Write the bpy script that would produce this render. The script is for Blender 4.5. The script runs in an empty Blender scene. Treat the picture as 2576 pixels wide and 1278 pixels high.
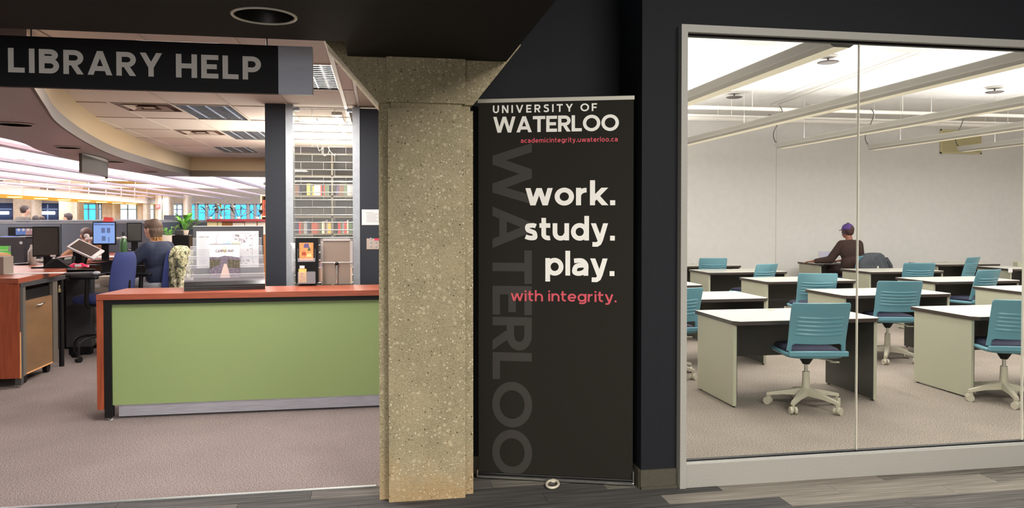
import bpy, bmesh, math, random
from mathutils import Vector, Matrix
random.seed(7)
PI = math.pi
S = bpy.context.scene
COL = S.collection

# ------------------------------------------------------------------ camera, world, exposure
F, CY, CH = 1900.0, 583.0, 1.52
cd = bpy.data.cameras.new('camera'); cam = bpy.data.objects.new('camera', cd); COL.objects.link(cam)
cam.location = (0, 0, CH); cam.rotation_euler = (math.radians(89), 0, math.radians(-10))
cd.sensor_width = 36; cd.lens = 36 * F / 2576; cd.shift_y = -56 / 2576; cd.clip_start = .05; cd.clip_end = 300
S.camera = cam
S.view_settings.view_transform = 'Standard'; S.view_settings.look = 'None'
S.view_settings.gamma = 1; S.view_settings.use_curve_mapping = False
S.view_settings.exposure = 0.0
w = bpy.data.worlds.new('daylight'); S.world = w; w.use_nodes = True
bg = w.node_tree.nodes['Background']; bg.inputs[0].default_value = (.72, .86, 1, 1); bg.inputs[1].default_value = 2.2

def area(name, loc, rot, sx, sy, power, col=(1, 1, 1)):
    l = bpy.data.lights.new(name, 'AREA'); l.shape = 'RECTANGLE'; l.size = sx; l.size_y = sy
    l.energy = power; l.color = col
    o = bpy.data.objects.new(name, l); COL.objects.link(o); o.location = loc; o.rotation_euler = rot
    return o
WARM = (1, .95, .87); NEUT = (1, .95, .88); PINK = (1, .90, .90)
K = dict(corridor=140, spot=9, study=66, down=58, hall=2600, office=62, back=240)
# corridor lamps, hung under the high corridor ceiling behind the photographer
area('corridor_light', (2.6, 0.2, 3.8), (0, 0, 0), 2.4, .6, K['corridor'] * 2.2, WARM)
area('corridor_light', (3.0, -2.2, 3.8), (0, 0, 0), 2.4, .6, K['corridor'] * 2.4, WARM)
area('front_fill_light', (-1.6, -4.9, 1.5), (PI / 2, 0, 0), 4.5, 2.0, 95, (1, .97, .93))  # added frontal fill, no opening stands in the wall behind it
area('corridor_light', (-1.0, -2.2, 2.34), (0, 0, 0), 2.4, .5, K['corridor'] * 1.7, WARM)
area('corridor_light', (-3.2, 0.8, 2.34), (0, 0, 0), 1.2, .5, K['corridor'] * .6, WARM)
area('soffit_fill_light', (-1.5, 1.0, 2.37), (0, 0, 0), .5, .5, 34, WARM)  # unseen fill added under the soffit to brighten sign and carpet
# study room: up-light from the hanging linear fixtures
FIX_X = [2.88, 4.48, 6.13, 7.70, 9.32, 10.92, 12.5]
for fx in FIX_X:
    ln = 8.6 if fx < 5 else 6.2
    area('study_uplight', (fx, 4.3 + ln / 2, 2.70), (PI, 0, 0), .12, ln, K['study'] * ln / 6.2, (1, .965, .96))
    area('study_downlight', (fx, 7.4, 2.59), (0, 0, 0), .08, 6.2, K['down'], (1, .97, .93))
# library hall up-light
for fx in (-4.5, -7.3, -10.3, -13.5, -17.5):
    area('hall_uplight', (fx, 24, 2.70), (PI, 0, 0), .15, 32, K['hall'], PINK)
for fx in (-6, -11, -16):
    area('hall_fill_light', (fx, 36, 2.58), (0, 0, 0), .15, 17, 260, (1, .96, .94))  # added down-facing fill that brightens the far wall and columns
# ceiling troffers over the help desk
for (x, y, p) in ((-1.66, 8.14, .6), (-1.66, 10.3, .8), (-2.2, 12.5, .8), (-.58, 6.0, 1.0), (-1.1, 4.95, 1.2)):
    area('office_light', (x, y, 2.575), (0, 0, 0), .45, .95, K['office'] * p, (1, .93, .89))
area('shelf_room_light', (-.42, 9.0, 2.56), (0, 0, 0), .12, 2.2, K['back'] * .5, (1, .95, .82))
area('shelf_room_light', (-.6, 9.9, 1.7), (PI, 0, 0), .9, 2.2, K['back'] * .5, (1, .94, .82))  # added up-facing fill in mid-air, brightens the ceiling behind the grille

# ------------------------------------------------------------------ back-projection of measured pixels
_th = math.radians(10); _p = math.radians(1)
_fw = Vector((math.sin(_th) * math.cos(_p), math.cos(_th) * math.cos(_p), -math.sin(_p)))
_rt = Vector((math.cos(_th), -math.sin(_th), 0)); _up = _rt.cross(_fw); _C = Vector((0, 0, CH))
def _ray(x, y): return _fw + _rt * ((x - 1288) / F) - _up * ((y - CY) / F)
def PZ(x, y, z): d = _ray(x, y); return _C + d * ((z - CH) / d.z)
def PY(x, y, Y): d = _ray(x, y); return _C + d * (Y / d.y)
def PX(x, y, X): d = _ray(x, y); return _C + d * (X / d.x)
def PP(x, y, o, n): d = _ray(x, y); return _C + d * ((o - _C).dot(n) / d.dot(n))

# ------------------------------------------------------------------ materials
def lin(c):
    c = c / 255
    return c / 12.92 if c <= .04045 else ((c + .055) / 1.055) ** 2.4
def rgb(r, g, b): return (lin(r), lin(g), lin(b), 1)
MATS = {}
def M(name, c=(200, 200, 200), rough=.6, metal=0, noise=0, nscale=30, bump=0, bscale=None, emit=None, es=1, spec=.5, stretch=None, c2=None):
    if name in MATS: return MATS[name]
    m = bpy.data.materials.new(name); m.use_nodes = True; MATS[name] = m
    nt = m.node_tree; b = nt.nodes['Principled BSDF']
    b.inputs['Base Color'].default_value = rgb(*c); b.inputs['Roughness'].default_value = rough
    b.inputs['Metallic'].default_value = metal; b.inputs['Specular IOR Level'].default_value = spec
    if noise or bump or c2:
        tc = nt.nodes.new('ShaderNodeTexCoord'); mp = nt.nodes.new('ShaderNodeMapping')
        nt.links.new(tc.outputs['Object'], mp.inputs[0])
        if stretch: mp.inputs['Scale'].default_value = stretch
        n = nt.nodes.new('ShaderNodeTexNoise'); n.inputs['Scale'].default_value = nscale; n.inputs['Detail'].default_value = 4
        nt.links.new(mp.outputs[0], n.inputs[0])
        if noise or c2:
            r = nt.nodes.new('ShaderNodeValToRGB'); r.color_ramp.elements[0].position = .3; r.color_ramp.elements[1].position = .7
            a = c2 if c2 else tuple(max(0, v * (1 - noise)) for v in c)
            bb = c if c2 else tuple(min(255, v * (1 + noise)) for v in c)
            r.color_ramp.elements[0].color = rgb(*a); r.color_ramp.elements[1].color = rgb(*bb)
            nt.links.new(n.outputs[0], r.inputs[0]); nt.links.new(r.outputs[0], b.inputs['Base Color'])
        if bump:
            n2 = n
            if bscale:
                n2 = nt.nodes.new('ShaderNodeTexNoise'); n2.inputs['Scale'].default_value = bscale
                nt.links.new(mp.outputs[0], n2.inputs[0])
            bp_ = nt.nodes.new('ShaderNodeBump'); bp_.inputs['Strength'].default_value = bump; bp_.inputs['Distance'].default_value = .01
            nt.links.new(n2.outputs[0], bp_.inputs['Height']); nt.links.new(bp_.outputs[0], b.inputs['Normal'])
    if emit:
        b.inputs['Emission Color'].default_value = rgb(*emit); b.inputs['Emission Strength'].default_value = es
    return m

def fleck_mat(name, base, dark, light, scale=420):
    m = bpy.data.materials.new(name); m.use_nodes = True; nt = m.node_tree; b = nt.nodes['Principled BSDF']
    b.inputs['Roughness'].default_value = .95; b.inputs['Specular IOR Level'].default_value = .1
    tc = nt.nodes.new('ShaderNodeTexCoord')
    n = nt.nodes.new('ShaderNodeTexNoise'); n.inputs['Scale'].default_value = scale * .33; n.inputs['Detail'].default_value = 3; n.inputs['Roughness'].default_value = .7
    nt.links.new(tc.outputs['Object'], n.inputs[0])
    r = nt.nodes.new('ShaderNodeValToRGB'); e = r.color_ramp.elements
    e[0].position = .36; e[0].color = rgb(*dark); e[1].position = .64; e[1].color = rgb(*light)
    k = e.new(.5); k.color = rgb(*base)
    nt.links.new(n.outputs[0], r.inputs[0])
    n3 = nt.nodes.new('ShaderNodeTexNoise'); n3.inputs['Scale'].default_value = 2.5
    nt.links.new(tc.outputs['Object'], n3.inputs[0])
    mx = nt.nodes.new('ShaderNodeMix'); mx.data_type = 'RGBA'; mx.blend_type = 'MULTIPLY'; mx.inputs[0].default_value = .25
    nt.links.new(r.outputs[0], mx.inputs[6]); nt.links.new(n3.outputs[0], mx.inputs[7]); nt.links.new(mx.outputs[2], b.inputs['Base Color'])
    bp_ = nt.nodes.new('ShaderNodeBump'); bp_.inputs['Strength'].default_value = .6; bp_.inputs['Distance'].default_value = .004
    nt.links.new(n.outputs[0], bp_.inputs['Height']); nt.links.new(bp_.outputs[0], b.inputs['Normal'])
    return m

def concrete_mat():
    m = bpy.data.materials.new('exposed_aggregate_concrete'); m.use_nodes = True; nt = m.node_tree; b = nt.nodes['Principled BSDF']
    b.inputs['Roughness'].default_value = .9; b.inputs['Specular IOR Level'].default_value = .2
    tc = nt.nodes.new('ShaderNodeTexCoord')
    def noise(sc, d=4): 
        n = nt.nodes.new('ShaderNodeTexNoise'); n.inputs['Scale'].default_value = sc; n.inputs['Detail'].default_value = d
        nt.links.new(tc.outputs['Object'], n.inputs[0]); return n
    def ramp(src, p0, c0, p1, c1):
        r = nt.nodes.new('ShaderNodeValToRGB'); e = r.color_ramp.elements
        e[0].position = p0; e[0].color = c0; e[1].position = p1; e[1].color = c1; nt.links.new(src, r.inputs[0]); return r.outputs[0]
    def mix(f, a, bb, mode='MIX'):
        x = nt.nodes.new('ShaderNodeMix'); x.data_type = 'RGBA'; x.blend_type = mode
        if isinstance(f, float): x.inputs[0].default_value = f
        else: nt.links.new(f, x.inputs[0])
        for s_, i in ((a, 6), (bb, 7)):
            if isinstance(s_, tuple): x.inputs[i].default_value = s_
            else: nt.links.new(s_, x.inputs[i])
        return x.outputs[2]
    base = ramp(noise(6).outputs[0], .35, rgb(146, 137, 110), .68, rgb(168, 156, 128))
    fine = ramp(noise(190, 6).outputs[0], .36, rgb(104, 95, 74), .60, rgb(186, 174, 144))
    c = mix(.38, base, fine)
    W, B_ = (1, 1, 1, 1), (0, 0, 0, 1)
    def spots(scale, size, p0, seed):
        v = nt.nodes.new('ShaderNodeTexVoronoi'); v.inputs['Scale'].default_value = scale
        mp = nt.nodes.new('ShaderNodeMapping'); mp.inputs['Location'].default_value = (seed, seed * 1.7, seed * .6); nt.links.new(tc.outputs['Object'], mp.inputs[0])
        wob = mix(.6 / scale, mp.outputs[0], noise(scale * 1.1, 3).outputs[1], 'ADD'); nt.links.new(wob, v.inputs['Vector'])
        sc_ = nt.nodes.new('ShaderNodeSeparateColor'); nt.links.new(v.outputs['Color'], sc_.inputs[0])
        k = nt.nodes.new('ShaderNodeMath'); k.operation = 'MULTIPLY'; k.inputs[1].default_value = size; nt.links.new(sc_.outputs[1], k.inputs[0])
        d = nt.nodes.new('ShaderNodeMath'); d.operation = 'SUBTRACT'; nt.links.new(v.outputs['Distance'], d.inputs[0]); nt.links.new(k.outputs[0], d.inputs[1])
        s = ramp(d.outputs[0], 0.0, W, .06, B_)
        gate = ramp(sc_.outputs[0], p0, B_, p0 + .03, W)
        g2 = mix(1.0, s, gate, 'MULTIPLY'); return g2
    def soft(m_, k):
        return mix(1.0, m_, (k, k, k, 1), 'MULTIPLY')
    s0 = spots(36, .36, .60, 0); c = mix(soft(s0, .6), c, rgb(196, 184, 154))
    s1 = spots(70, .38, .40, 3.1); c = mix(soft(s1, .78), c, rgb(214, 204, 176))
    s3 = spots(90, .40, .60, 5.3); c = mix(soft(s3, .6), c, rgb(112, 98, 76))
    s2 = spots(58, .28, .84, 7.7); c = mix(soft(s2, .85), c, rgb(66, 56, 42))
    # rust-brown tide marks near the foot (stains of the concrete itself)
    sp = nt.nodes.new('ShaderNodeSeparateXYZ'); nt.links.new(tc.outputs['Object'], sp.inputs[0])
    z = nt.nodes.new('ShaderNodeMath'); z.operation = 'ADD'; nt.links.new(sp.outputs[2], z.inputs[0])
    n5 = nt.nodes.new('ShaderNodeMath'); n5.operation = 'MULTIPLY'; n5.inputs[1].default_value = .5; nt.links.new(noise(5).outputs[0], n5.inputs[0])
    nt.links.new(n5.outputs[0], z.inputs[1])
    st = ramp(z.outputs[0], .25, (.35, .35, .35, 1), .55, B_)
    c = mix(st, c, rgb(196, 152, 98))
    nt.links.new(c, b.inputs['Base Color'])
    h = mix(.5, noise(170, 5).outputs[0], mix(.6, s1, s2, 'ADD'))
    bp_ = nt.nodes.new('ShaderNodeBump'); bp_.inputs['Strength'].default_value = .9; bp_.inputs['Distance'].default_value = .006
    nt.links.new(h, bp_.inputs['Height']); nt.links.new(bp_.outputs[0], b.inputs['Normal'])
    return m

def wood_mat(name, c1, c2, axis=(1, 14, 14), rough=.35):
    return M(name, c1, rough=rough, nscale=3.5, c2=c2, stretch=axis, spec=.4)

def plank_mat(name, c1, c2):
    m = bpy.data.materials.new(name); m.use_nodes = True; nt = m.node_tree; b = nt.nodes['Principled BSDF']
    b.inputs['Roughness'].default_value = .95; b.inputs['Specular IOR Level'].default_value = .1
    tc = nt.nodes.new('ShaderNodeTexCoord'); mp = nt.nodes.new('ShaderNodeMapping'); mp.inputs['Scale'].default_value = (2.2, 95, 1)
    nt.links.new(tc.outputs['Object'], mp.inputs[0])
    n = nt.nodes.new('ShaderNodeTexNoise'); n.inputs['Scale'].default_value = 1; n.inputs['Detail'].default_value = 4; nt.links.new(mp.outputs[0], n.inputs[0])
    r = nt.nodes.new('ShaderNodeValToRGB'); e = r.color_ramp.elements
    e[0].position = .36; e[0].color = rgb(*c1); e[1].position = .66; e[1].color = rgb(*c2); nt.links.new(n.outputs[0], r.inputs[0])
    nt.links.new(r.outputs[0], b.inputs['Base Color'])
    n2 = nt.nodes.new('ShaderNodeTexNoise'); n2.inputs['Scale'].default_value = 300; nt.links.new(tc.outputs['Object'], n2.inputs[0])
    bp_ = nt.nodes.new('ShaderNodeBump'); bp_.inputs['Strength'].default_value = .5; bp_.inputs['Distance'].default_value = .003
    nt.links.new(n2.outputs[0], bp_.inputs['Height']); nt.links.new(bp_.outputs[0], b.inputs['Normal'])
    return m

def glass_mat(name, tint=(1, 1, 1), refl=1.0, haze=0.0, hc=(230, 230, 230)):
    m = bpy.data.materials.new(name); m.use_nodes = True; nt = m.node_tree; nt.nodes.remove(nt.nodes['Principled BSDF'])
    out = nt.nodes['Material Output']
    tr = nt.nodes.new('ShaderNodeBsdfTransparent'); tr.inputs[0].default_value = (*tint, 1)
    gl = nt.nodes.new('ShaderNodeBsdfGlossy'); gl.inputs['Roughness'].default_value = .02
    fr = nt.nodes.new('ShaderNodeFresnel'); fr.inputs[0].default_value = 1.45
    k = nt.nodes.new('ShaderNodeMath'); k.operation = 'MULTIPLY'; k.inputs[1].default_value = refl; nt.links.new(fr.outputs[0], k.inputs[0])
    ge = nt.nodes.new('ShaderNodeNewGeometry'); iv = nt.nodes.new('ShaderNodeMath'); iv.operation = 'SUBTRACT'; iv.inputs[0].default_value = 1
    nt.links.new(ge.outputs['Backfacing'], iv.inputs[1])   # reflect once, on the outer face of the pane
    k2 = nt.nodes.new('ShaderNodeMath'); k2.operation = 'MULTIPLY'; k2.use_clamp = True; nt.links.new(k.outputs[0], k2.inputs[0]); nt.links.new(iv.outputs[0], k2.inputs[1])
    mx = nt.nodes.new('ShaderNodeMixShader'); nt.links.new(k2.outputs[0], mx.inputs[0])
    nt.links.new(tr.outputs[0], mx.inputs[1]); nt.links.new(gl.outputs[0], mx.inputs[2]); last = mx
    if haze:
        df = nt.nodes.new('ShaderNodeBsdfDiffuse'); df.inputs[0].default_value = rgb(*hc)
        m2 = nt.nodes.new('ShaderNodeMixShader'); m2.inputs[0].default_value = haze
        nt.links.new(mx.outputs[0], m2.inputs[1]); nt.links.new(df.outputs[0], m2.inputs[2]); last = m2
    nt.links.new(last.outputs[0], out.inputs['Surface'])
    return m

# ------------------------------------------------------------------ mesh builder
class MB:
    def __init__(s): s.v = []; s.f = []; s.m = []; s.sm = []
    def add(s, vs, fs, mi=0, smooth=False, mtx=None):
        o = len(s.v)
        for p in vs:
            p = Vector(p)
            if mtx: p = mtx @ p
            s.v.append(tuple(p))
        for f in fs: s.f.append(tuple(i + o for i in f)); s.m.append(mi); s.sm.append(smooth)
        return s
    def box(s, x0, x1, y0, y1, z0, z1, mi=0, mtx=None, ch=0):
        if ch:   # chamfered box: bevel vertical+horizontal edges by a small cut
            bm = bmesh.new(); bmesh.ops.create_cube(bm, size=1)
            for v in bm.verts: v.co = Vector(((x0 + x1) / 2 + v.co.x * (x1 - x0), (y0 + y1) / 2 + v.co.y * (y1 - y0), (z0 + z1) / 2 + v.co.z * (z1 - z0)))
            bmesh.ops.bevel(bm, geom=bm.edges[:], offset=ch, segments=2, affect='EDGES', profile=.5)
            bm.verts.index_update()
            s.add([v.co.copy() for v in bm.verts], [[v.index for v in f.verts] for f in bm.faces], mi, False, mtx); bm.free(); return s
        vs = [(x0, y0, z0), (x1, y0, z0), (x1, y1, z0), (x0, y1, z0), (x0, y0, z1), (x1, y0, z1), (x1, y1, z1), (x0, y1, z1)]
        return s.add(vs, [(0, 3, 2, 1), (4, 5, 6, 7), (0, 1, 5, 4), (1, 2, 6, 5), (2, 3, 7, 6), (3, 0, 4, 7)], mi, False, mtx)
    def cyl(s, a, b, r, r2=None, n=12, mi=0, caps=True, smooth=True):
        a = Vector(a); b = Vector(b); r2 = r if r2 is None else r2
        d = (b - a).normalized(); u = d.orthogonal().normalized(); w_ = d.cross(u)
        vs = []
        for p, q in ((a, r), (b, r2)):
            for i in range(n):
                t = 2 * PI * i / n; vs.append(p + u * (q * math.cos(t)) + w_ * (q * math.sin(t)))
        s.add(vs, [(i, (i + 1) % n, n + (i + 1) % n, n + i) for i in range(n)], mi, smooth)
        if caps:
            s.add(vs[:n], [tuple(reversed(range(n)))], mi); s.add(vs[n:], [tuple(range(n))], mi)
        return s
    def tube(s, pts, r, n=8, mi=0):
        pts = [Vector(p) for p in pts]; rs = r if isinstance(r, (list, tuple)) else [r] * len(pts)
        vs = []; u = None
        for i, p in enumerate(pts):
            d = (pts[min(i + 1, len(pts) - 1)] - pts[max(i - 1, 0)]).normalized()
            u = d.orthogonal().normalized() if u is None else (u - d * u.dot(d)).normalized()
            w_ = d.cross(u)
            for k in range(n):
                t = 2 * PI * k / n; vs.append(p + u * (rs[i] * math.cos(t)) + w_ * (rs[i] * math.sin(t)))
        fs = []
        for i in range(len(pts) - 1):
            for k in range(n): fs.append((i * n + k, i * n + (k + 1) % n, (i + 1) * n + (k + 1) % n, (i + 1) * n + k))
        s.add(vs, fs, mi, True); L = len(pts) - 1
        s.add(vs[:n], [tuple(reversed(range(n)))], mi, True); s.add(vs[L * n:], [tuple(range(n))], mi, True)
        return s
    def lathe(s, prof, c=(0, 0, 0), n=24, mi=0, smooth=True, sx=1, sy=1, caps=True):
        vs = []
        for r, z in prof:
            for k in range(n):
                t = 2 * PI * k / n; vs.append((c[0] + r * sx * math.cos(t), c[1] + r * sy * math.sin(t), c[2] + z))
        fs = []
        for i in range(len(prof) - 1):
            for k in range(n): fs.append((i * n + k, i * n + (k + 1) % n, (i + 1) * n + (k + 1) % n, (i + 1) * n + k))
        s.add(vs, fs, mi, smooth)
        if not caps: return s
        if prof[0][0] > 1e-5: s.add(vs[:n], [tuple(reversed(range(n)))], mi)
        if prof[-1][0] > 1e-5: s.add(vs[-n:], [tuple(range(n))], mi)
        return s
    def prism(s, poly, z0, z1, mi=0, top_mi=None, mtx=None):
        n = len(poly)
        a = sum(poly[i][0] * poly[(i + 1) % n][1] - poly[(i + 1) % n][0] * poly[i][1] for i in range(n))
        if a < 0: poly = poly[::-1]
        vs = [(p[0], p[1], z0) for p in poly] + [(p[0], p[1], z1) for p in poly]
        s.add(vs, [tuple(reversed(range(n)))] + [(i, (i + 1) % n, n + (i + 1) % n, n + i) for i in range(n)], mi, False, mtx)
        s.add(vs[n:], [tuple(range(n))], mi if top_mi is None else top_mi, False, mtx)
        return s
    def grid(s, fn, nu, nv, mi=0, smooth=True, mask=None):
        vs = [fn(i / nu, j / nv) for j in range(nv + 1) for i in range(nu + 1)]
        fs = [(j * (nu + 1) + i, j * (nu + 1) + i + 1, (j + 1) * (nu + 1) + i + 1, (j + 1) * (nu + 1) + i) for j in range(nv) for i in range(nu)
              if mask is None or mask((i + .5) / nu, (j + .5) / nv)]
        return s.add(vs, fs, mi, smooth)
    def ell(s, c, r, n=16, mi=0, mtx=None):
        vs = []; fs = []
        m_ = n // 2
        for j in range(m_ + 1):
            ph = PI * j / m_
            for i in range(n):
                t = 2 * PI * i / n
                vs.append((c[0] + r[0] * math.sin(ph) * math.cos(t), c[1] + r[1] * math.sin(ph) * math.sin(t), c[2] - r[2] * math.cos(ph)))
        for j in range(m_):
            for i in range(n): fs.append((j * n + i, j * n + (i + 1) % n, (j + 1) * n + (i + 1) % n, (j + 1) * n + i))
        return s.add(vs, fs, mi, True, mtx)
    def mesh(s, name, mats):
        me = bpy.data.meshes.new(name); me.from_pydata(s.v, [], s.f)
        for m in (mats if isinstance(mats, (list, tuple)) else [mats]): me.materials.append(m)
        me.polygons.foreach_set('material_index', s.m); me.polygons.foreach_set('use_smooth', s.sm); me.update()
        return me
    def build(s, name, mats, parent=None, clean=False):
        me = s.mesh(name, mats)
        if clean:
            bm = bmesh.new(); bm.from_mesh(me); bmesh.ops.remove_doubles(bm, verts=bm.verts, dist=1e-5)
            loose = [v for v in bm.verts if not v.link_faces]; bmesh.ops.delete(bm, geom=loose, context='VERTS'); bm.to_mesh(me); bm.free()
        o = bpy.data.objects.new(name, me); COL.objects.link(o)
        if parent is not None: o.parent = parent
        return o
def place(me, name, parent=None, loc=(0, 0, 0), rz=0, scale=None):
    o = bpy.data.objects.new(name, me); COL.objects.link(o); o.location = loc; o.rotation_euler = (0, 0, rz)
    if parent is not None: o.parent = parent
    if scale: o.scale = scale
    return o
def thing(name, label, cat, loc=(0, 0, 0), rz=0, group=None):
    o = bpy.data.objects.new(name, None); COL.objects.link(o); o.location = loc; o.rotation_euler = (0, 0, rz)
    o.empty_display_size = .1; o['label'] = label; o['category'] = cat
    if group: o['group'] = group
    return o
def tag(o, label, cat, group=None):
    o['label'] = label; o['category'] = cat
    if group: o['group'] = group
    return o
def struct(o): o['kind'] = 'structure'; return o
def stuff(o): o['kind'] = 'stuff'; return o
def copy_tree(o, parent=None):
    c = o.copy(); COL.objects.link(c); c.parent = parent
    for ch in list(o.children): copy_tree(ch, c)
    return c
def lbox(name, mat_, parent, x0, x1, y0, y1, z0, z1, ch=0):
    return MB().box(x0, x1, y0, y1, z0, z1, ch=ch).build(name, mat_, parent)

# ------------------------------------------------------------------ stroke lettering (geometric sans)
def arc(cx, cy, rx, ry, a0, a1, n=14):
    return [(cx + rx * math.cos(math.radians(a0 + (a1 - a0) * i / n)), cy + ry * math.sin(math.radians(a0 + (a1 - a0) * i / n))) for i in range(n + 1)]
def catmull(P, n=6):
    out = []
    for i in range(len(P) - 1):
        p0 = P[max(i - 1, 0)]; p1 = P[i]; p2 = P[i + 1]; p3 = P[min(i + 2, len(P) - 1)]
        for k in range(n):
            t = k / n
            out.append(tuple(.5 * (2 * p1[a] + (p2[a] - p0[a]) * t + (2 * p0[a] - 5 * p1[a] + 4 * p2[a] - p3[a]) * t * t + (3 * p1[a] - p0[a] - 3 * p2[a] + p3[a]) * t ** 3) for a in range(len(p1))))
    out.append(tuple(P[-1])); return out
def glyphs(w):
    h = w / 2; G = {}; x = .70   # x-height
    def O(W=1.02): return (W, [arc(W / 2, .5, W / 2 - h, .5 + .01 - h, 0, 360, 32)])
    G['O'] = O(); G['Q'] = O()
    G['L'] = (.60, [[(h, 1), (h, h), (.60, h)]]); G['I'] = (w, [[(h, 0), (h, 1)]])
    G['T'] = (.74, [[(0, 1 - h), (.74, 1 - h)], [(.37, 1 - h), (.37, 0)]])
    G['E'] = (.64, [[(.64, 1 - h), (h, 1 - h), (h, h), (.64, h)], [(h, .5), (.58, .5)]])
    G['F'] = (.62, [[(.62, 1 - h), (h, 1 - h), (h, 0)], [(h, .47), (.56, .47)]])
    G['H'] = (.78, [[(h, 0), (h, 1)], [(.78 - h, 0), (.78 - h, 1)], [(h, .5), (.78 - h, .5)]])
    G['N'] = (.80, [[(h, 0), (h, 1)], [(.80 - h, 0), (.80 - h, 1)], [(h * 1.15, 1), (.80 - h * 1.15, 0)]])
    G['M'] = (.96, [[(h, 0), (h, 1)], [(.96 - h, 0), (.96 - h, 1)], [(h * 1.1, 1), (.48, .30)], [(.48, .30), (.96 - h * 1.1, 1)]])
    G['U'] = (.76, [[(h, 1), (h, .40)] + arc(.38, .40, .38 - h, .40 - h, 180, 360) + [(.76 - h, 1)]])
    G['V'] = (.90, [[(h * 1.05, 1), (.45, 0)], [(.45, 0), (.90 - h * 1.05, 1)]])
    G['W'] = (1.34, [[(h, 1), (.36, 0)], [(.36, 0), (.67, 1)], [(.67, 1), (.98, 0)], [(.98, 0), (1.34 - h, 1)]])
    G['A'] = (.92, [[(h * 1.05, 0), (.46, 1)], [(.46, 1), (.92 - h * 1.05, 0)], [(.24, .27), (.68, .27)]])
    G['Y'] = (.84, [[(h * 1.05, 1), (.42, .40)], [(.42, .40), (.84 - h * 1.05, 1)], [(.42, .44), (.42, 0)]])
    G['R'] = (.74, [[(h, 0), (h, 1)], [(h, 1 - h), (.40, 1 - h)] + arc(.40, .68, .31 - h + .03, .32 - h, 90, -90) + [(h, .36 + h)], [(.38, .40), (.74 - h * 1.1, 0)]])
    G['P'] = (.70, [[(h, 0), (h, 1)], [(h, 1 - h), (.36, 1 - h)] + arc(.36, .66, .34 - h, .34 - h, 90, -90) + [(h, .32 + h)]])
    G['B'] = (.74, [[(h, 0), (h, 1)], [(h, 1 - h), (.40, 1 - h)] + arc(.40, .76, .30 - h, .24 - h, 90, -90) + [(h, .52 + h)], [(h, .52), (.42, .52)] + arc(.42, (.52 + h) / 2, .32 - h, (.52 - h) / 2, 90, -90) + [(h, h)]])
    G['C'] = (.86, [arc(.5, .5, .5 - h, .51 - h, 48, 312, 26)])
    G['G'] = (.92, [arc(.5, .5, .5 - h, .51 - h, 48, 340, 26), [(.5, .46), (.90, .46)], [(.86, .5), (.86, .2)]])
    spts = [(.60, .84), (.48, .90), (.34, 1 - h), (.20, .87), (h + .03, .74), (.19, .62), (.34, .55), (.50, .47), (.67 - h, .28), (.53, .14), (.34, h), (.19, .115), (.05, .19)]
    G['S'] = (.68, [catmull(spts, 4)])
    G['D'] = (.80, [[(h, 0), (h, 1)], [(h, 1 - h), (.30, 1 - h)] + arc(.30, .5, .50 - h, .5 - h, 90, -90, 20) + [(h, h)]])
    G['X'] = (.82, [[(h * 1.1, 1), (.82 - h * 1.1, 0)], [(h * 1.1, 0), (.82 - h * 1.1, 1)]])
    G['.'] = (w * 1.05, [[(w * .525, 0), (w * .525, w * 1.05)]]); G[' '] = (.34, [])
    # lower case, x-height .70
    r_ = .35
    ring = lambda cx: arc(cx, x / 2, r_ - h, x / 2 + .01 - h, 0, 360, 28)
    G['o'] = (.72, [arc(.36, x / 2, .36 - h, x / 2 + .01 - h, 0, 360, 28)])
    G['a'] = (.64, [catmull([(.08, x - .105), (.18, x - h * 1.02), (.30, x - h * .96), (.43, x - .115), (.64 - h, x - .26), (.64 - h, .2)], 4) + [(.64 - h, 0)], catmull([(.64 - h, .41), (.42, .42), (.26, .41), (.15, .355), (h + .005, .22), (.12, .125), (.24, h * .92), (.38, .11), (.50, .175), (.64 - h, .25)], 4)])
    G['c'] = (.62, [arc(.36, x / 2, .36 - h, x / 2 + .01 - h, 48, 312, 22)])
    G['e'] = (.70, [arc(.35, x / 2, .35 - h, x / 2 + .01 - h, 0, 318, 24), [(h, x / 2 - .01), (.70 - h * .6, x / 2 - .01)]])
    G['d'] = (.72, [ring(.35), [(.72 - h, 0), (.72 - h, 1)]])
    G['g'] = (.72, [ring(.35), [(.72 - h, x), (.72 - h, .02)] + arc(.36, .02, .36 - h, .24 - h, 0, -140, 12)])
    G['p'] = (.72, [ring(.37), [(h, x), (h, -.25)]])
    G['h'] = (.66, [[(h, 0), (h, 1)], [(h, .38)] + arc(.34, .38, .32 - h, x - .38 - h + .01, 170, 0, 12) + [(.66 - h, 0)]])
    G['n'] = (.66, [[(h, 0), (h, x)], [(h, .38)] + arc(.34, .38, .32 - h, x - .38 - h + .01, 170, 0, 12) + [(.66 - h, 0)]])
    G['m'] = (1.04, [[(h, 0), (h, x)], [(h, .40)] + arc(.31, .42, .29 - h, x - .42 - h + .01, 170, 0, 10) + [(.60 - h, 0)], [(.60 - h, .40)] + arc(.78 - h * .3, .42, .29 - h, x - .42 - h + .01, 170, 0, 10) + [(1.05 - h, 0)]])
    G['r'] = (.44, [[(h, 0), (h, x)], [(h, .36)] + arc(.38, .36, .38 - h, x - .36 - h, 175, 88, 10)])
    G['u'] = (.66, [[(.66 - h, 0), (.66 - h, x)], [(h, x), (h, .31)] + arc(.32, .31, .32 - h, .31 - h + .01, 180, 350, 12)])
    G['l'] = (w, [[(h, 0), (h, 1)]])
    G['i'] = (w * 1.1, [[(w * .55, 0), (w * .55, x)], [(w * .55, x + .11), (w * .55, x + .11 + w)]])
    G['k'] = (.66, [[(h, 0), (h, 1)], [(h, .20), (.60 - h * .6, x)], [(.26, .36), (.66 - h * 1.1, 0)]])
    G['t'] = (.46, [[(.08 + h, .92), (.08 + h, .22)] + arc(.27 + h, .24, .19, .24 - h, 185, 290, 8), [(0, x - h), (.44, x - h)]])
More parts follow.
